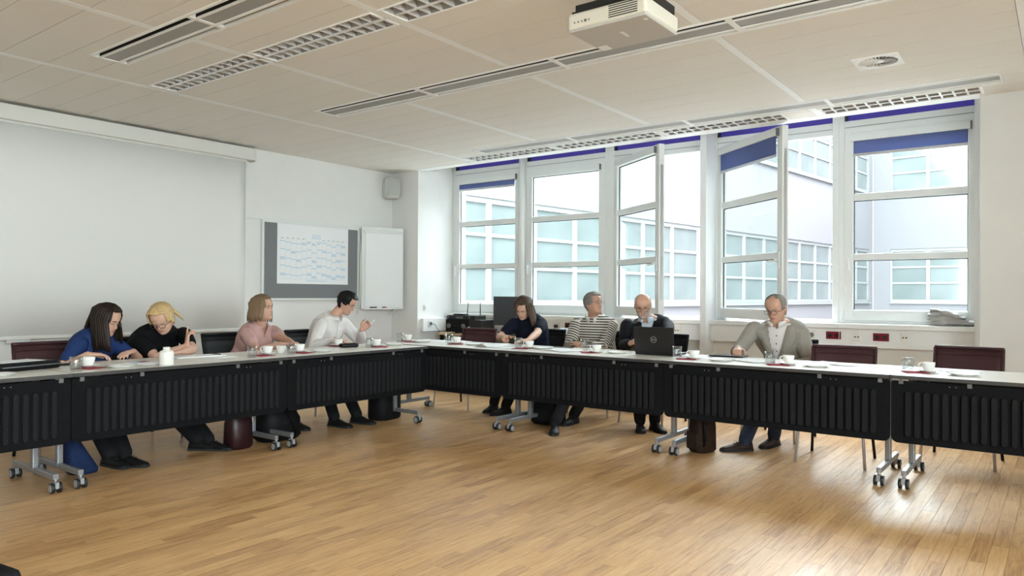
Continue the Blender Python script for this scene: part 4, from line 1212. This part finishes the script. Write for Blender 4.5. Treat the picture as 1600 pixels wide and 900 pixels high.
def person(sp):
    g = sp.get
    female = g('f', False)
    B, S, Hc = Vector(sp['pelvis']), Vector(sp['sh']), Vector(sp['head'])
    bh = R(sp['heading']); sh_h = R(g('sh_heading', sp['heading']))
    F0 = Vector((math.cos(bh), math.sin(bh), 0)); L0 = Vector((-F0.y, F0.x, 0))
    F1 = Vector((math.cos(sh_h), math.sin(sh_h), 0)); L1 = Vector((-F1.y, F1.x, 0)) + Vector((0, 0, g('sh_tilt', 0))); L1.normalize()
    sw = g('sw', .165 if female else .19)
    fat = g('fat', 1.0)
    base = Vector((B.x, B.y, 0))
    HM = basis(R(sp['hyaw']), R(sp['hpitch']), R(g('hroll', 0)), Hc)
    def hp(v): return HM @ Vector(v)
    # spine: quadratic curve from the pelvis to the shoulders
    mid = (B+S)/2 - F0*g('hunch', .05)
    def spine(t):
        if t <= 0: return B+(mid-B)*2*t
        if t >= 1: return S+((S-mid).normalized())*((S-B).length)*(t-1)
        return B*(1-t)**2+mid*2*t*(1-t)+S*t*t
    def frame(t):
        e = .02
        up = (spine(t+e)-spine(t-e)).normalized()
        lat = (L0*(1-min(1, max(0, t)))+L1*min(1, max(0, t))); lat = (lat-up*lat.dot(up)).normalized()
        return up, lat, lat.cross(up)*1.0
    tab = TORSO_F if female else TORSO_M
    def torso(mb, k=1.0, add=0.0, t0=-1, t1=2):
        rings = []
        for (t, w, d, o) in tab:
            if t < t0 or t > t1: continue
            up, lat, fw = frame(t)
            ff = fat if t < .8 else 1
            wk = (sw/(.165 if female else .19)) if t > .6 else 1
            rings.append(ering(spine(t)+fw*o, lat*((w*wk)*k+add), fw*((d*ff)*k+add), 24))
        mb.loft(rings)
    # joints
    shj = {}; elb = {}; wrs = {}
    for s, nm in ((1, 'L'), (-1, 'R')):
        shj[nm] = S+L1*s*(sw-.022)-Vector((0, 0, .052))
        wrs[nm] = Vector(sp['wr'+nm])
        elb[nm] = ik(shj[nm], wrs[nm], g('ua', .285 if not female else .265), g('fa', .25 if not female else .232), sp['el'+nm])
    rA = .047 if not female else .041
    rA *= g('arm', 1)
    def arm(mb, nm, add=0, f0=0.0, f1=2.0, wristr=None):
        a, e, w = shj[nm], elb[nm], wrs[nm]
        pts, rad = [], []
        tabl = [(0, 1.06), (.35, 1.04), (.75, .92), (1.0, .86), (1.3, .88), (1.65, .72), (2.0, .56)]
        for (t, r) in tabl:
            if t < f0 or t > f1+1e-6: continue
            p = a+(e-a)*t if t <= 1 else e+(w-e)*(t-1)
            pts.append(p); rad.append(rA*r+add*(1-.27*t))
        if tabl[-1][0] > f1:
            p = a+(e-a)*f1 if f1 <= 1 else e+(w-e)*(f1-1)
            if (p-pts[-1]).length > .01:
                pts.append(p); rad.append(rA*lerp_tab(tabl, f1)+add*(1-.27*f1))
        capsule(mb, pts, rad, 14)
    # neck base and head attach
    nb = spine(1.06); nt_ = hp((0, -.018, -.065))
    # ---------------------------------------------- body (one continuous surface)
    mb = MB()
    nT, nA = 44, 48
    rings = []
    for i in range(nT+1):
        t = i/nT
        rings.append([hp(headpt(t, 2*math.pi*k/nA)) for k in range(nA)])
    mb.loft(rings)
    for s in (-1, 1):
        mb.ellipsoid((0, 0, 0), (.008, .019, .031), 10, 8)
        cnt = 10*9
        for q in range(len(mb.v)-cnt, len(mb.v)):
            v = Vector(mb.v[q]); mb.v[q] = tuple(hp(Vector((s*(.077+.25*abs(v.y) if v.y < 0 else .077), v.y-.012, v.z-.006))+Vector((v.x, 0, 0))))
    nr = .058 if not female else .048
    capsule(mb, [spine(.9), nb, nb+(nt_-nb)*.5, nt_, hp((0, 0, .0))], [nr*.9, nr*1.03, nr*.97, nr, nr*.95], 16)
    torso(mb, .90, -.006)
    for nm, s in (('L', 1), ('R', -1)):
        arm(mb, nm)
        hd = sp['hand'+nm]
        hand(mb, wrs[nm], hd[0], hd[1], -s, hd[2] if len(hd) > 2 else .35, curls=hd[3] if len(hd) > 3 else None)
    # legs
    knees, ank = {}, {}
    for nm, s in (('L', 1), ('R', -1)):
        hip = B+L0*s*.085-Vector((0, 0, .03))
        ft = sp['foot'+nm]
        ank[nm] = Vector((ft[0], ft[1], .085))
        knees[nm] = ik(hip, ank[nm], .43, .42, F0*1.0+Vector((0, 0, .9))+L0*s*.15)
        capsule(mb, [hip, hip+(knees[nm]-hip)*.5, knees[nm], knees[nm]+(ank[nm]-knees[nm])*.4, ank[nm]], [.068, .058, .045, .042, .030], 12)
    body = solidify_mesh(mb, 'person', .0058, 3, .45)
    # lips and eye region materials by head position
    inv = HM.inverted()
    body.materials.append(M[g('skin', 'skin_a')]); body.materials.append(M['lips']); body.materials.append(M['stubble'])
    for p in body.polygons:
        q = inv @ p.center
        if g('beard') and q.y > -.01 and -.125 < q.z < -.125+(.072 if abs(q.x) < .03 else .095) and (Vector((q.x, q.y, 0)).length < .13): p.material_index = 2
        if abs(q.x) < .0235 and q.y > .06:
            t = q.z/HT+.5
            if .185 < t < .24 and abs(q.x) < .0235*(1-((t-.2125)/.03)**2*.6): p.material_index = 1
    shift(body, base)
    root = bpy.data.objects.new('person', body); col.objects.link(root); root.location = base
    tag(root, sp['label'], 'person', 'people seated at the tables')
    def add(name, me, m):
        shift(me, base); me.materials.clear()
        return put(name, me, m, root)
    def addmb(name, mbx, m, **k): return mbx.build(name, m, root, base, **k)
    # eyes and brows
    ey = MB()
    for s in (-1, 1):
        c = hp((s*.031, headpt(.5, .38).y*.0+.0745, -.002))
        rot3 = HM.to_3x3()
        ey.slot(0); ey.ellipsoid(c, (.0125, .0070, .0048 if not g('down') else .0028), 10, 6, rot3)
        ey.slot(1); ey.ellipsoid(hp((s*.031, .0798, -.003)), (.0055, .003, .0052 if not g('down') else .003), 8, 6, rot3)
    addmb('eyes', ey, ['eye_white', 'iris'])
    br = MB()
    for s in (-1, 1):
        br.tube([hp((s*.014, .0905, .0165)), hp((s*.028, .0885, .021)), hp((s*.046, .074, .0165))], [.003, .0032, .0018], 6)
    addmb('eyebrows', br, g('brow', g('hairmat')))
    # ---------------------------------------------- hair
    st = sp['hair']
    def keepf(t, a):
        a = abs(math.degrees(a))
        if st == 'short': return t > .80 or (a > 62 and t > .52) or (a > 80 and t > .44) or (a > 105 and t > .20)
        if st == 'bald': return (a > 80 and .48 < t < .74) or (a > 105 and .22 < t < .80)
        if st == 'receding': return (a > 72 and .50 < t < .93) or (a > 40 and t > .90) or (a > 105 and t > .20)
        return t > .84 or (a > 52 and t > .50) or (a > 75 and t > .35) or (a > 100 and t > .15)
    off = {'short': .012, 'bald': .005, 'receding': .008}.get(st, .016)
    nT, nA = 40, 56
    vs = []; fs = []
    for i in range(nT+1):
        t = .10+.90*i/nT
        for k in range(nA):
            a = -math.pi+2*math.pi*k/nA
            p = headpt(t, a, False)
            nrm = Vector((p.x, p.y, max(0, p.z)*1.3)); nrm.normalize()
            jit = 1+.25*math.sin(k*2.9)+.15*math.sin(k*5.1+i*.6)
            vs.append(hp(p+nrm*off*jit + Vector((0, .006 if (st == 'short' and abs(a) < .9 and t > .8) else 0, 0))))
    for i in range(nT):
        for k in range(nA):
            t = .10+.90*(i+.5)/nT; a = -math.pi+2*math.pi*(k+.5)/nA
            if keepf(t, a): fs.append((i*nA+k, i*nA+(k+1) % nA, (i+1)*nA+(k+1) % nA, (i+1)*nA+k))
    hm = MB().raw(vs, fs, True)
    # locks of longer hair
    rnd = random.Random(len(sp['label']))
    for lk in g('locks', []):
        (a0, a1, n, drop, drift, r) = lk
        for k in range(n):
            a = R(a0+(a1-a0)*(k+.5)/n+rnd.uniform(-2, 2))
            pts = [hp(headpt(t, a, False)*sc) for t, sc in ((.97, 1.05), (.86, 1.11), (.70, 1.14), (.52, 1.17))]
            last = pts[-1]; zl = drop+rnd.uniform(-.02, .02)
            m_ = max(3, int((last.z-zl)/.05))
            d = Vector(drift)
            outw = (HM.to_3x3() @ Vector((math.sin(a), math.cos(a) if abs(a) > 1.4 else 0, 0)))*.02
            for q in range(1, m_+1):
                u = q/m_
                pts.append(Vector((last.x+d.x*u+outw.x*math.sin(u*1.5), last.y+d.y*u+outw.y*math.sin(u*1.5), last.z+(zl-last.z)*u)))
            rad = [r*.5, r*.8]+[r]*(len(pts)-4)+[r*.8, r*.35]
            hm.tube(pts, rad, 8, flat=.6)
    for (a0, a1, n, r) in g('combed', []):
        for sd_ in (-1, 1):
            for k in range(n):
                u0 = (k+.5)/n
                st_a = a0+(a1-a0)*u0; pts = []
                for q in range(9):
                    u = q/8
                    tt = (.985-.12*u0)*(1-u)**1.3+(.60-.12*u0)*(1-(1-u)**1.3)
                    aa = R(st_a+(158-st_a)*u)*sd_
                    pts.append(hp(headpt(tt, aa, False)*(1.10+.05*math.sin(u*math.pi))))
                hm.tube(pts, [r*.6]+[r]*7+[r*.5], 8, flat=.55)
    for (pts, rad) in g('strands', []):
        hm.tube([hp(p) for p in pts], rad, 10, flat=.7)
    ho = addmb('hair', hm, sp['hairmat'])
    if not g('locks') and not g('strands'):
        so = ho.modifiers.new('s', 'SOLIDIFY'); so.thickness = off+.004; so.offset = -1
    else:
        so = ho.modifiers.new('s', 'SOLIDIFY'); so.thickness = .006; so.offset = -1
    # ---------------------------------------------- eyeglasses
    if g('specs'):
        gm = MB(); w_, h_, rr = .0235, (.0165 if g('specs') != 'thin' else .013), (.0019 if g('specs') != 'thin' else .0012)
        for s in (-1, 1):
            pts = [hp((s*.0335+w_*math.copysign(abs(math.cos(u))**.8, math.cos(u)), .1005-abs(.0335+s*w_*math.cos(u)*s)*.12+.004, -.004+h_*math.copysign(abs(math.sin(u))**.8, math.sin(u)))) for u in [2*math.pi*k/18 for k in range(19)]]
            gm.tube(pts, rr, 6)
            gm.tube([hp((s*.057, .097, .003)), hp((s*.079, .07, .004)), hp((s*.086, .0, .002)), hp((s*.083, -.03, -.010))], rr, 6)
        gm.tube([hp((-.011, .101, .0)), hp((0, .104, .004)), hp((.011, .101, .0))], rr, 6)
        addmb('eyeglasses', gm, 'spectacle' if g('specs') != 'thin' else 'spectacle_thin')
    # ---------------------------------------------- trousers, shoes
    tm = MB()
    up0, lat0, fw0 = frame(0)
    tm.ellipsoid(B-Vector((0, 0, .0)), (.17, .15, .115), 16, 10, Matrix((L0, F0, Vector((0, 0, 1)))).transposed())
    for nm, s in (('L', 1), ('R', -1)):
        hip = B+L0*s*.085-Vector((0, 0, .02))
        kn, an = knees[nm], ank[nm]
        capsule(tm, [hip, hip+(kn-hip)*.5, kn, kn+(an-kn)*.45, an+(kn-an)*.0], [.088, .080, .064, .060, .054], 14)
    add('trousers', solidify_mesh(tm, 'trousers', .011, 3), g('pants', 'trousers_dark'))
    for nm, s in (('L', 1), ('R', -1)):
        ft = sp['foot'+nm]; fd = R(ft[2]); d = Vector((math.cos(fd), math.sin(fd), 0)); l = Vector((-d.y, d.x, 0)); o = Vector((ft[0], ft[1], 0))
        sm_ = MB()
        rg = []
        for (x, w, h, hw) in ((-.062, .020, .05, .7), (-.055, .031, .075, .8), (-.01, .036, .095, .72), (.04, .038, .080, .75), (.09, .044, .060, .9), (.14, .046, .045, 1), (.18, .038, .036, 1), (.205, .018, .028, 1)):
            ring = []
            for k in range(14):
                u = 2*math.pi*k/14; cz = math.sin(u)
                ww = w*(1 if cz < 0 else (1-(1-hw)*cz))
                ring.append(o+d*x+l*math.cos(u)*ww+Vector((0, 0, .014 if cz < -.3 else .014+(h-.014)*(cz+.3)/1.3)))
            rg.append(ring)
        sm_.loft(rg)
        sm_.tube([o+Vector((0, 0, .06))-d*.015, o+Vector((0, 0, .11))-d*.018], [.042, .040], 12)
        so_ = addmb('shoe', sm_, g('shoe', 'shoe_black'))
        rg = []
        for (x, w) in ((-.066, .020), (-.058, .033), (-.01, .037), (.04, .038), (.09, .046), (.14, .048), (.185, .040), (.21, .018)):
            rg.append([o+d*x+l*q*w+Vector((0, 0, z)) for q, z in ((-1, .001), (1, .001), (1, .017), (-1, .017))])
        s2 = MB().loft(rg, smooth=False).build('sole', 'shoe_sole', so_, base)
        lc = MB()
        for k in range(4): lc.tube([o+d*(.03+.02*k)-l*.018+Vector((0, 0, .088-.009*k)), o+d*(.03+.02*k)+l*.018+Vector((0, 0, .088-.009*k))], .0028, 6)
        lc.build('laces', 'shoe_sole', so_, base)
    # ---------------------------------------------- upper clothing
    top = sp['top']
    def vcut_test(z0, wtop, extra=0):
        zt = S.z+.06
        def test(p):
            rel = p-spine(.85)
            fw = frame(.85)[2]
            if fw.dot(F1) < 0: fw = -fw
            if rel.dot(fw) < .02: return False
            if p.z < z0: return False
            lt = abs(rel.dot(L1))
            return lt < wtop*((p.z-z0)/(zt-z0))**.8
        return test
    bm_ = MB()
    ease = g('ease', .014)
    def garment(ease, sleeve, t1=1.12, t0=-.20):
        q = MB(); torso(q, 1.0, ease, t0, t1)
        for nm in 'LR':
            arm(q, nm, ease*.9+.002, 0, sleeve)
        return q
    if top in ('tee', 'blouse', 'sweater', 'shirt'):
        sl = {'tee': .62, 'blouse': .50, 'sweater': 1.93, 'shirt': 1.93}[top]
        me = solidify_mesh(garment(ease, sl), 'top', .009, 4)
        fw = Vector(F1)
        if top == 'blouse': cut_faces(me, vcut_test(S.z-.085, .055))
        if top == 'sweater':
            # stripes run round torso and sleeves
            attr = me.attributes.new('along', 'FLOAT', 'POINT')
            segs = []
            vals = []
            zs = [(spine(k/10), (k/10)*(S-B).length) for k in range(-1, 12)]
            for v in me.vertices:
                p = v.co; best = (9, 0)
                for nm in 'LR':
                    for (a, b, o_) in ((shj[nm], elb[nm], 0), (elb[nm], wrs[nm], .285)):
                        ab = b-a; u = max(0, min(1, (p-a).dot(ab)/ab.dot(ab))); dd = (p-(a+ab*u)).length-.062
                        if dd < best[0]: best = (dd, o_+u*ab.length)
                rel = p-S
                # torso: signed distance approximated by lateral position
                sd = abs((p-spine(.6)).dot(L1))-.165
                if sd < 0.0 or p.z > S.z-.005: vals.append(p.z*1.0-.0+.35*0)
                else: vals.append(best[1]+.013)
            attr.data.foreach_set('value', vals)
        add('blouse' if top == 'blouse' else 'dress' if g('dress') else 'sweater' if top == 'sweater' else 'shirt', me, sp['topmat'])
        cov = me
    else:
        q = MB(); torso(q, 1.0, .006, -.20, 1.08)
        shirt = solidify_mesh(q, 'shirt', .009, 3)
        jk = garment(.022, 1.90, 1.035)
        jm = solidify_mesh(jk, 'jacket', .010, 4)
        z0 = S.z-g('vdepth', .36); wt = g('vwidth', .085)
        bv = BVHTree.FromPolygons([v.co.copy() for v in jm.vertices], [tuple(p.vertices) for p in jm.polygons])
        lap = MB()
        for s in (1, -1):
            rr1, rr2 = [], []
            for k in range(9):
                u = k/8; z = z0+(S.z+.0-z0)*u
                v0 = wt*((z-z0)/(S.z+.06-z0))**.8
                wd = .012+.075*math.sin(min(1, u*1.25)*math.pi*.55) if u < .82 else .085-(u-.82)*.25
                row = []
                for lt in (v0-.006, v0+wd*.5, v0+wd):
                    org = Vector((S.x, S.y, z))+L1*s*lt+F1*.6
                    hit = bv.ray_cast(org, -F1)
                    row.append((hit[0] if hit[0] is not None else org-F1*.5)+F1*.006)
                rr1.append(row)
            lap.loft(rr1, cap=False, closed=False)
        cut_faces(jm, vcut_test(z0, wt))
        so_ = add('shirt', shirt, sp['topmat'])
        jo = add('jacket', jm, sp['jacketmat'])
        sd = jo.modifiers.new('s', 'SOLIDIFY'); sd.thickness = .006; sd.offset = -1
        lo = lap.build('lapels', sp['jacketmat'], jo, base)
        sd = lo.modifiers.new('s', 'SOLIDIFY'); sd.thickness = .004; sd.offset = 0
        if g('buttons'):
            bv2 = BVHTree.FromPolygons([v.co.copy()+base for v in shirt.vertices], [tuple(p.vertices) for p in shirt.polygons])
            for k in range(5):
                org = Vector((S.x, S.y, S.z-.03-.068*k))+F1*.6
                h = bv2.ray_cast(org, -F1)
                if h[0] is not None: MB().ellipsoid(h[0], (.006, .006, .006), 8, 6).build('button', 'iris', so_, base)
    if g('collar'):
        cm = MB(); rows = []
        fr_ = F1
        c0 = nb-Vector((0, 0, .0))
        for k in range(21):
            a = R(16+328*k/20)
            dirv = fr_*math.cos(a)+L1*math.sin(a)
            fr2 = max(0, math.cos(a))
            axis = (nt_-nb).normalized()
            lo_ = c0+dirv*(nr+.026)+Vector((0, 0, -.022-.034*fr2**3))
            md = c0+dirv*(nr+.013)+axis*.020-Vector((0, 0, .016*fr2))
            inn = c0+dirv*(nr+.006)+axis*.008-Vector((0, 0, .012*fr2))
            rows.append([lo_, md, inn])
        cm.loft(rows, cap=False, closed=False)
        co = addmb('collar', cm, g('collarmat', sp['topmat']))
        sd = co.modifiers.new('s', 'SOLIDIFY'); sd.thickness = .003
    if g('placket'):
        bv = BVHTree.FromPolygons([v.co.copy()+base for v in cov.vertices], [tuple(p.vertices) for p in cov.polygons])
        pr_ = []
        for k in range(10):
            row = []
            for lt in (-.012, 0, .012):
                org = Vector((S.x, S.y, S.z-.0-.032*k))+L1*lt+F1*.6
                h = bv.ray_cast(org, -F1)
                row.append((h[0] if h[0] is not None else org-F1*.5)+F1*.0025)
            pr_.append(row)
        po_ = MB().loft(pr_, cap=False, closed=False).build('placket', sp['topmat'], root, base)
        po_.modifiers.new('s', 'SOLIDIFY').thickness = .002
    return root

DN = (0, 0, -1)
person(dict(label='person in blue short-sleeved dress with long dark hair leaning towards the neighbour', f=True, dress=True,
    pelvis=(-6.22, 2.60, .56), sh=(-6.04, 2.655, .905), head=(-5.955, 2.70, 1.035), heading=5, sh_heading=22, hyaw=33, hpitch=22, hunch=.06,
    sw=.175, fat=1.04, arm=1.08, skin='skin_a', hair='long', hairmat='hair_dark', down=True, specs='thin',
    locks=[(-150, -62, 16, .80, (.03, .03, 0), .020), (62, 100, 6, .86, (0, .02, 0), .016), (100, 210, 14, .90, (-.06, -.02, 0), .020)],
    top='tee', topmat='blue_dress', ease=.016,
    wrR=(-5.74, 2.47, .790), wrL=(-5.78, 2.82, .790), elR=(-.2, -.6, -.6), elL=(-.1, .7, -.6),
    handR=((.35, .9, -.04), DN), handL=((.5, -.8, -.04), DN), footR=(-5.50, 2.52, 10), footL=(-5.44, 2.60, 20), pants='trousers_dark'))
person(dict(label='person with blond tied hair in black t-shirt bending over the table', f=True,
    pelvis=(-6.36, 3.13, .56), sh=(-6.02, 3.17, .925), head=(-5.86, 3.085, 1.04), heading=0, sh_heading=-6, sh_tilt=.12, hyaw=-48, hpitch=38, hroll=-6, hunch=.08,
    sw=.205, fat=1.1, arm=1.1, skin='skin_a', hair='tied', hairmat='hair_blond', down=True, specs='dark',
    combed=[(4, 62, 12, .0125)], strands=[([(.02, -.10, .02), (.06, -.115, -.03), (.095, -.105, -.075), (.115, -.09, -.11)], [.024, .024, .017, .005])],
    top='tee', topmat='black_top', ease=.018,
    wrR=(-5.72, 3.22, .812), wrL=(-5.62, 3.12, .778), elR=(.1, -.8, -.6), elL=(.1, .9, -.5),
    handR=((.05, .05, 1), (.3, .9, 0), .5, [.05, .75, .85, .9]), handL=((.3, -.9, 0), DN), footR=(-5.52, 3.20, 40), footL=(-5.46, 3.26, 30)))
person(dict(label='person in pink short-sleeved blouse with light brown bob looking to the right', f=True,
    pelvis=(-6.34, 4.14, .56), sh=(-6.14, 4.19, .925), head=(-6.085, 4.175, 1.105), heading=2, sh_heading=8, hyaw=28, hpitch=-4, hunch=.03,
    sw=.185, fat=1.08, arm=1.12, skin='skin_b', hair='bob', hairmat='hair_lightbrown',
    locks=[(-172, -64, 20, .985, (0, 0, 0), .017), (64, 188, 18, .985, (0, 0, 0), .017)],
    top='blouse', topmat='pink_blouse', ease=.018,
    wrR=(-5.71, 4.11, .785), wrL=(-5.69, 4.23, .785), elR=(-.2, -.5, -.8), elL=(-.2, .6, -.7),
    handR=((.55, .75, .05), DN, .5), handL=((.7, -.3, .05), DN, .5), footR=(-5.72, 4.05, 0), footL=(-5.70, 4.25, 5)))
person(dict(label='person with short black hair in white shirt looking down with one hand raised',
    pelvis=(-6.34, 5.02, .56), sh=(-6.14, 5.06, .985), head=(-6.045, 5.165, 1.15), heading=5, sh_heading=14, sh_tilt=0, hyaw=30, hpitch=30, hunch=.05,
    sw=.205, fat=1.05, skin='skin_b', hair='short', hairmat='hair_black', down=True, specs='thin', collar=True, placket=True,
    top='shirt', topmat='white_shirt', ease=.020,
    wrR=(-5.80, 4.80, .79), wrL=(-5.90, 5.24, .862), elR=(-.2, -.6, -.7), elL=(.1, .6, -.8),
    handR=((.8, .5, -.05), DN, .3), handL=((.35, .6, .62), (.55, -.75, .0), .8), footR=(-5.50, 4.56, 10), footL=(-5.46, 4.80, 15)))
person(dict(label='person in navy t-shirt with long brown hair writing at the table', f=True,
    pelvis=(-4.70, 6.76, .56), sh=(-4.70, 6.56, .985), head=(-4.68, 6.44, 1.105), heading=-90, sh_heading=-86, hyaw=-82, hpitch=36, hroll=8, hunch=.05,
    sw=.195, fat=1.1, arm=1.12, skin='skin_a', hair='long', hairmat='hair_brown', down=True,
    locks=[(60, 115, 11, .90, (.05, -.01, 0), .017), (115, 200, 12, .97, (.02, .03, 0), .017), (-160, -120, 6, 1.0, (0, .02, 0), .016)],
    strands=[([(.01, .06, .12), (-.03, .095, .08), (-.045, .105, .03), (-.04, .11, -.005)], [.012, .02, .016, .004])],
    top='tee', topmat='navy_shirt', ease=.018,
    wrR=(-4.74, 6.20, .80), wrL=(-4.38, 6.12, .782), elR=(-.9, .2, -.4), elL=(.7, .2, -.5),
    handR=((.5, -.75, -.05), (.4, .2, -.9), .7), handL=((-.4, -.9, 0), DN), footR=(-4.90, 6.22, -80), footL=(-4.68, 6.14, -100)))
person(dict(label='person in cream and black striped sweater looking up to the right',
    pelvis=(-3.98, 6.90, .56), sh=(-4.00, 6.78, .985), head=(-3.975, 6.73, 1.155), heading=-86, sh_heading=-76, hyaw=-12, hpitch=-10, hunch=.02,
    sw=.215, fat=1.12, skin='skin_c', hair='short', hairmat='hair_grey', brow='hair_grey', specs='thin', collar=True, collarmat='white_shirt',
    top='sweater', topmat='striped_knit', ease=.022,
    wrR=(-4.02, 6.42, .752), wrL=(-3.90, 6.40, .70), elR=(-.6, .2, -.8), elL=(.6, .2, -.8),
    handR=((.75, -.3, -.1), (.2, .4, -.9), .5), handL=((-.75, -.2, -.1), (.2, .4, -.9), .5), footR=(-3.72, 5.62, -60), footL=(-3.82, 6.10, -90), shoe='shoe_black'))
person(dict(label='bald person with grey beard in black jacket sitting behind the laptop',
    pelvis=(-3.27, 6.78, .56), sh=(-3.30, 6.62, 1.0), head=(-3.305, 6.535, 1.145), heading=-86, sh_heading=-68, hyaw=-66, hpitch=22, hunch=.05,
    sw=.215, fat=1.1, skin='skin_b', beard=True, hair='bald', hairmat='hair_silver', brow='hair_brown', down=True, specs='dark', collar=True,
    top='jacket', topmat='pale_blue_shirt', jacketmat='dark_jacket', vdepth=.34, vwidth=.085,
    wrR=(-3.24, 6.16, .80), wrL=(-2.90, 6.14, .80), elR=(-.6, .3, -.7), elL=(.6, .3, -.7),
    handR=((.7, -.5, .25), (.5, .5, -.6), .8), handL=((-.1, -.95, 0), DN, .4), footR=(-3.16, 6.20, -60), footL=(-3.05, 6.28, -40)))
person(dict(label='person with receding grey hair in grey blazer and white shirt looking down',
    pelvis=(-1.98, 6.74, .56), sh=(-2.02, 6.56, 1.0), head=(-2.005, 6.475, 1.145), heading=-95, sh_heading=-80, sh_tilt=-.05, hyaw=-100, hpitch=22, hunch=.05,
    sw=.215, fat=1.15, skin='skin_b', hair='receding', hairmat='hair_grey', brow='hair_grey', down=True, specs='dark', collar=True, buttons=True,
    top='jacket', topmat='white_shirt', jacketmat='linen_blazer', vdepth=.37, vwidth=.11,
    wrR=(-2.22, 6.14, .80), wrL=(-1.88, 6.34, .665), elR=(-.6, .3, -.8), elL=(.6, .5, -.7),
    handR=((.25, -.9, -.12), (.2, -.1, -.95), .45), handL=((-.7, -.6, -.1), DN, .4), footR=(-2.07, 5.90, -135), footL=(-1.95, 6.25, -100), pants='jeans', shoe='shoe_brown'))
tag(MB().tube([(-5.875, 5.325, .915), (-5.85, 5.345, .945), (-5.825, 5.36, .97)], [.006, .0065, .006], 8).build('white_marker', 'sheet_white'), 'white marker held in the raised hand of the white shirt', 'pen')
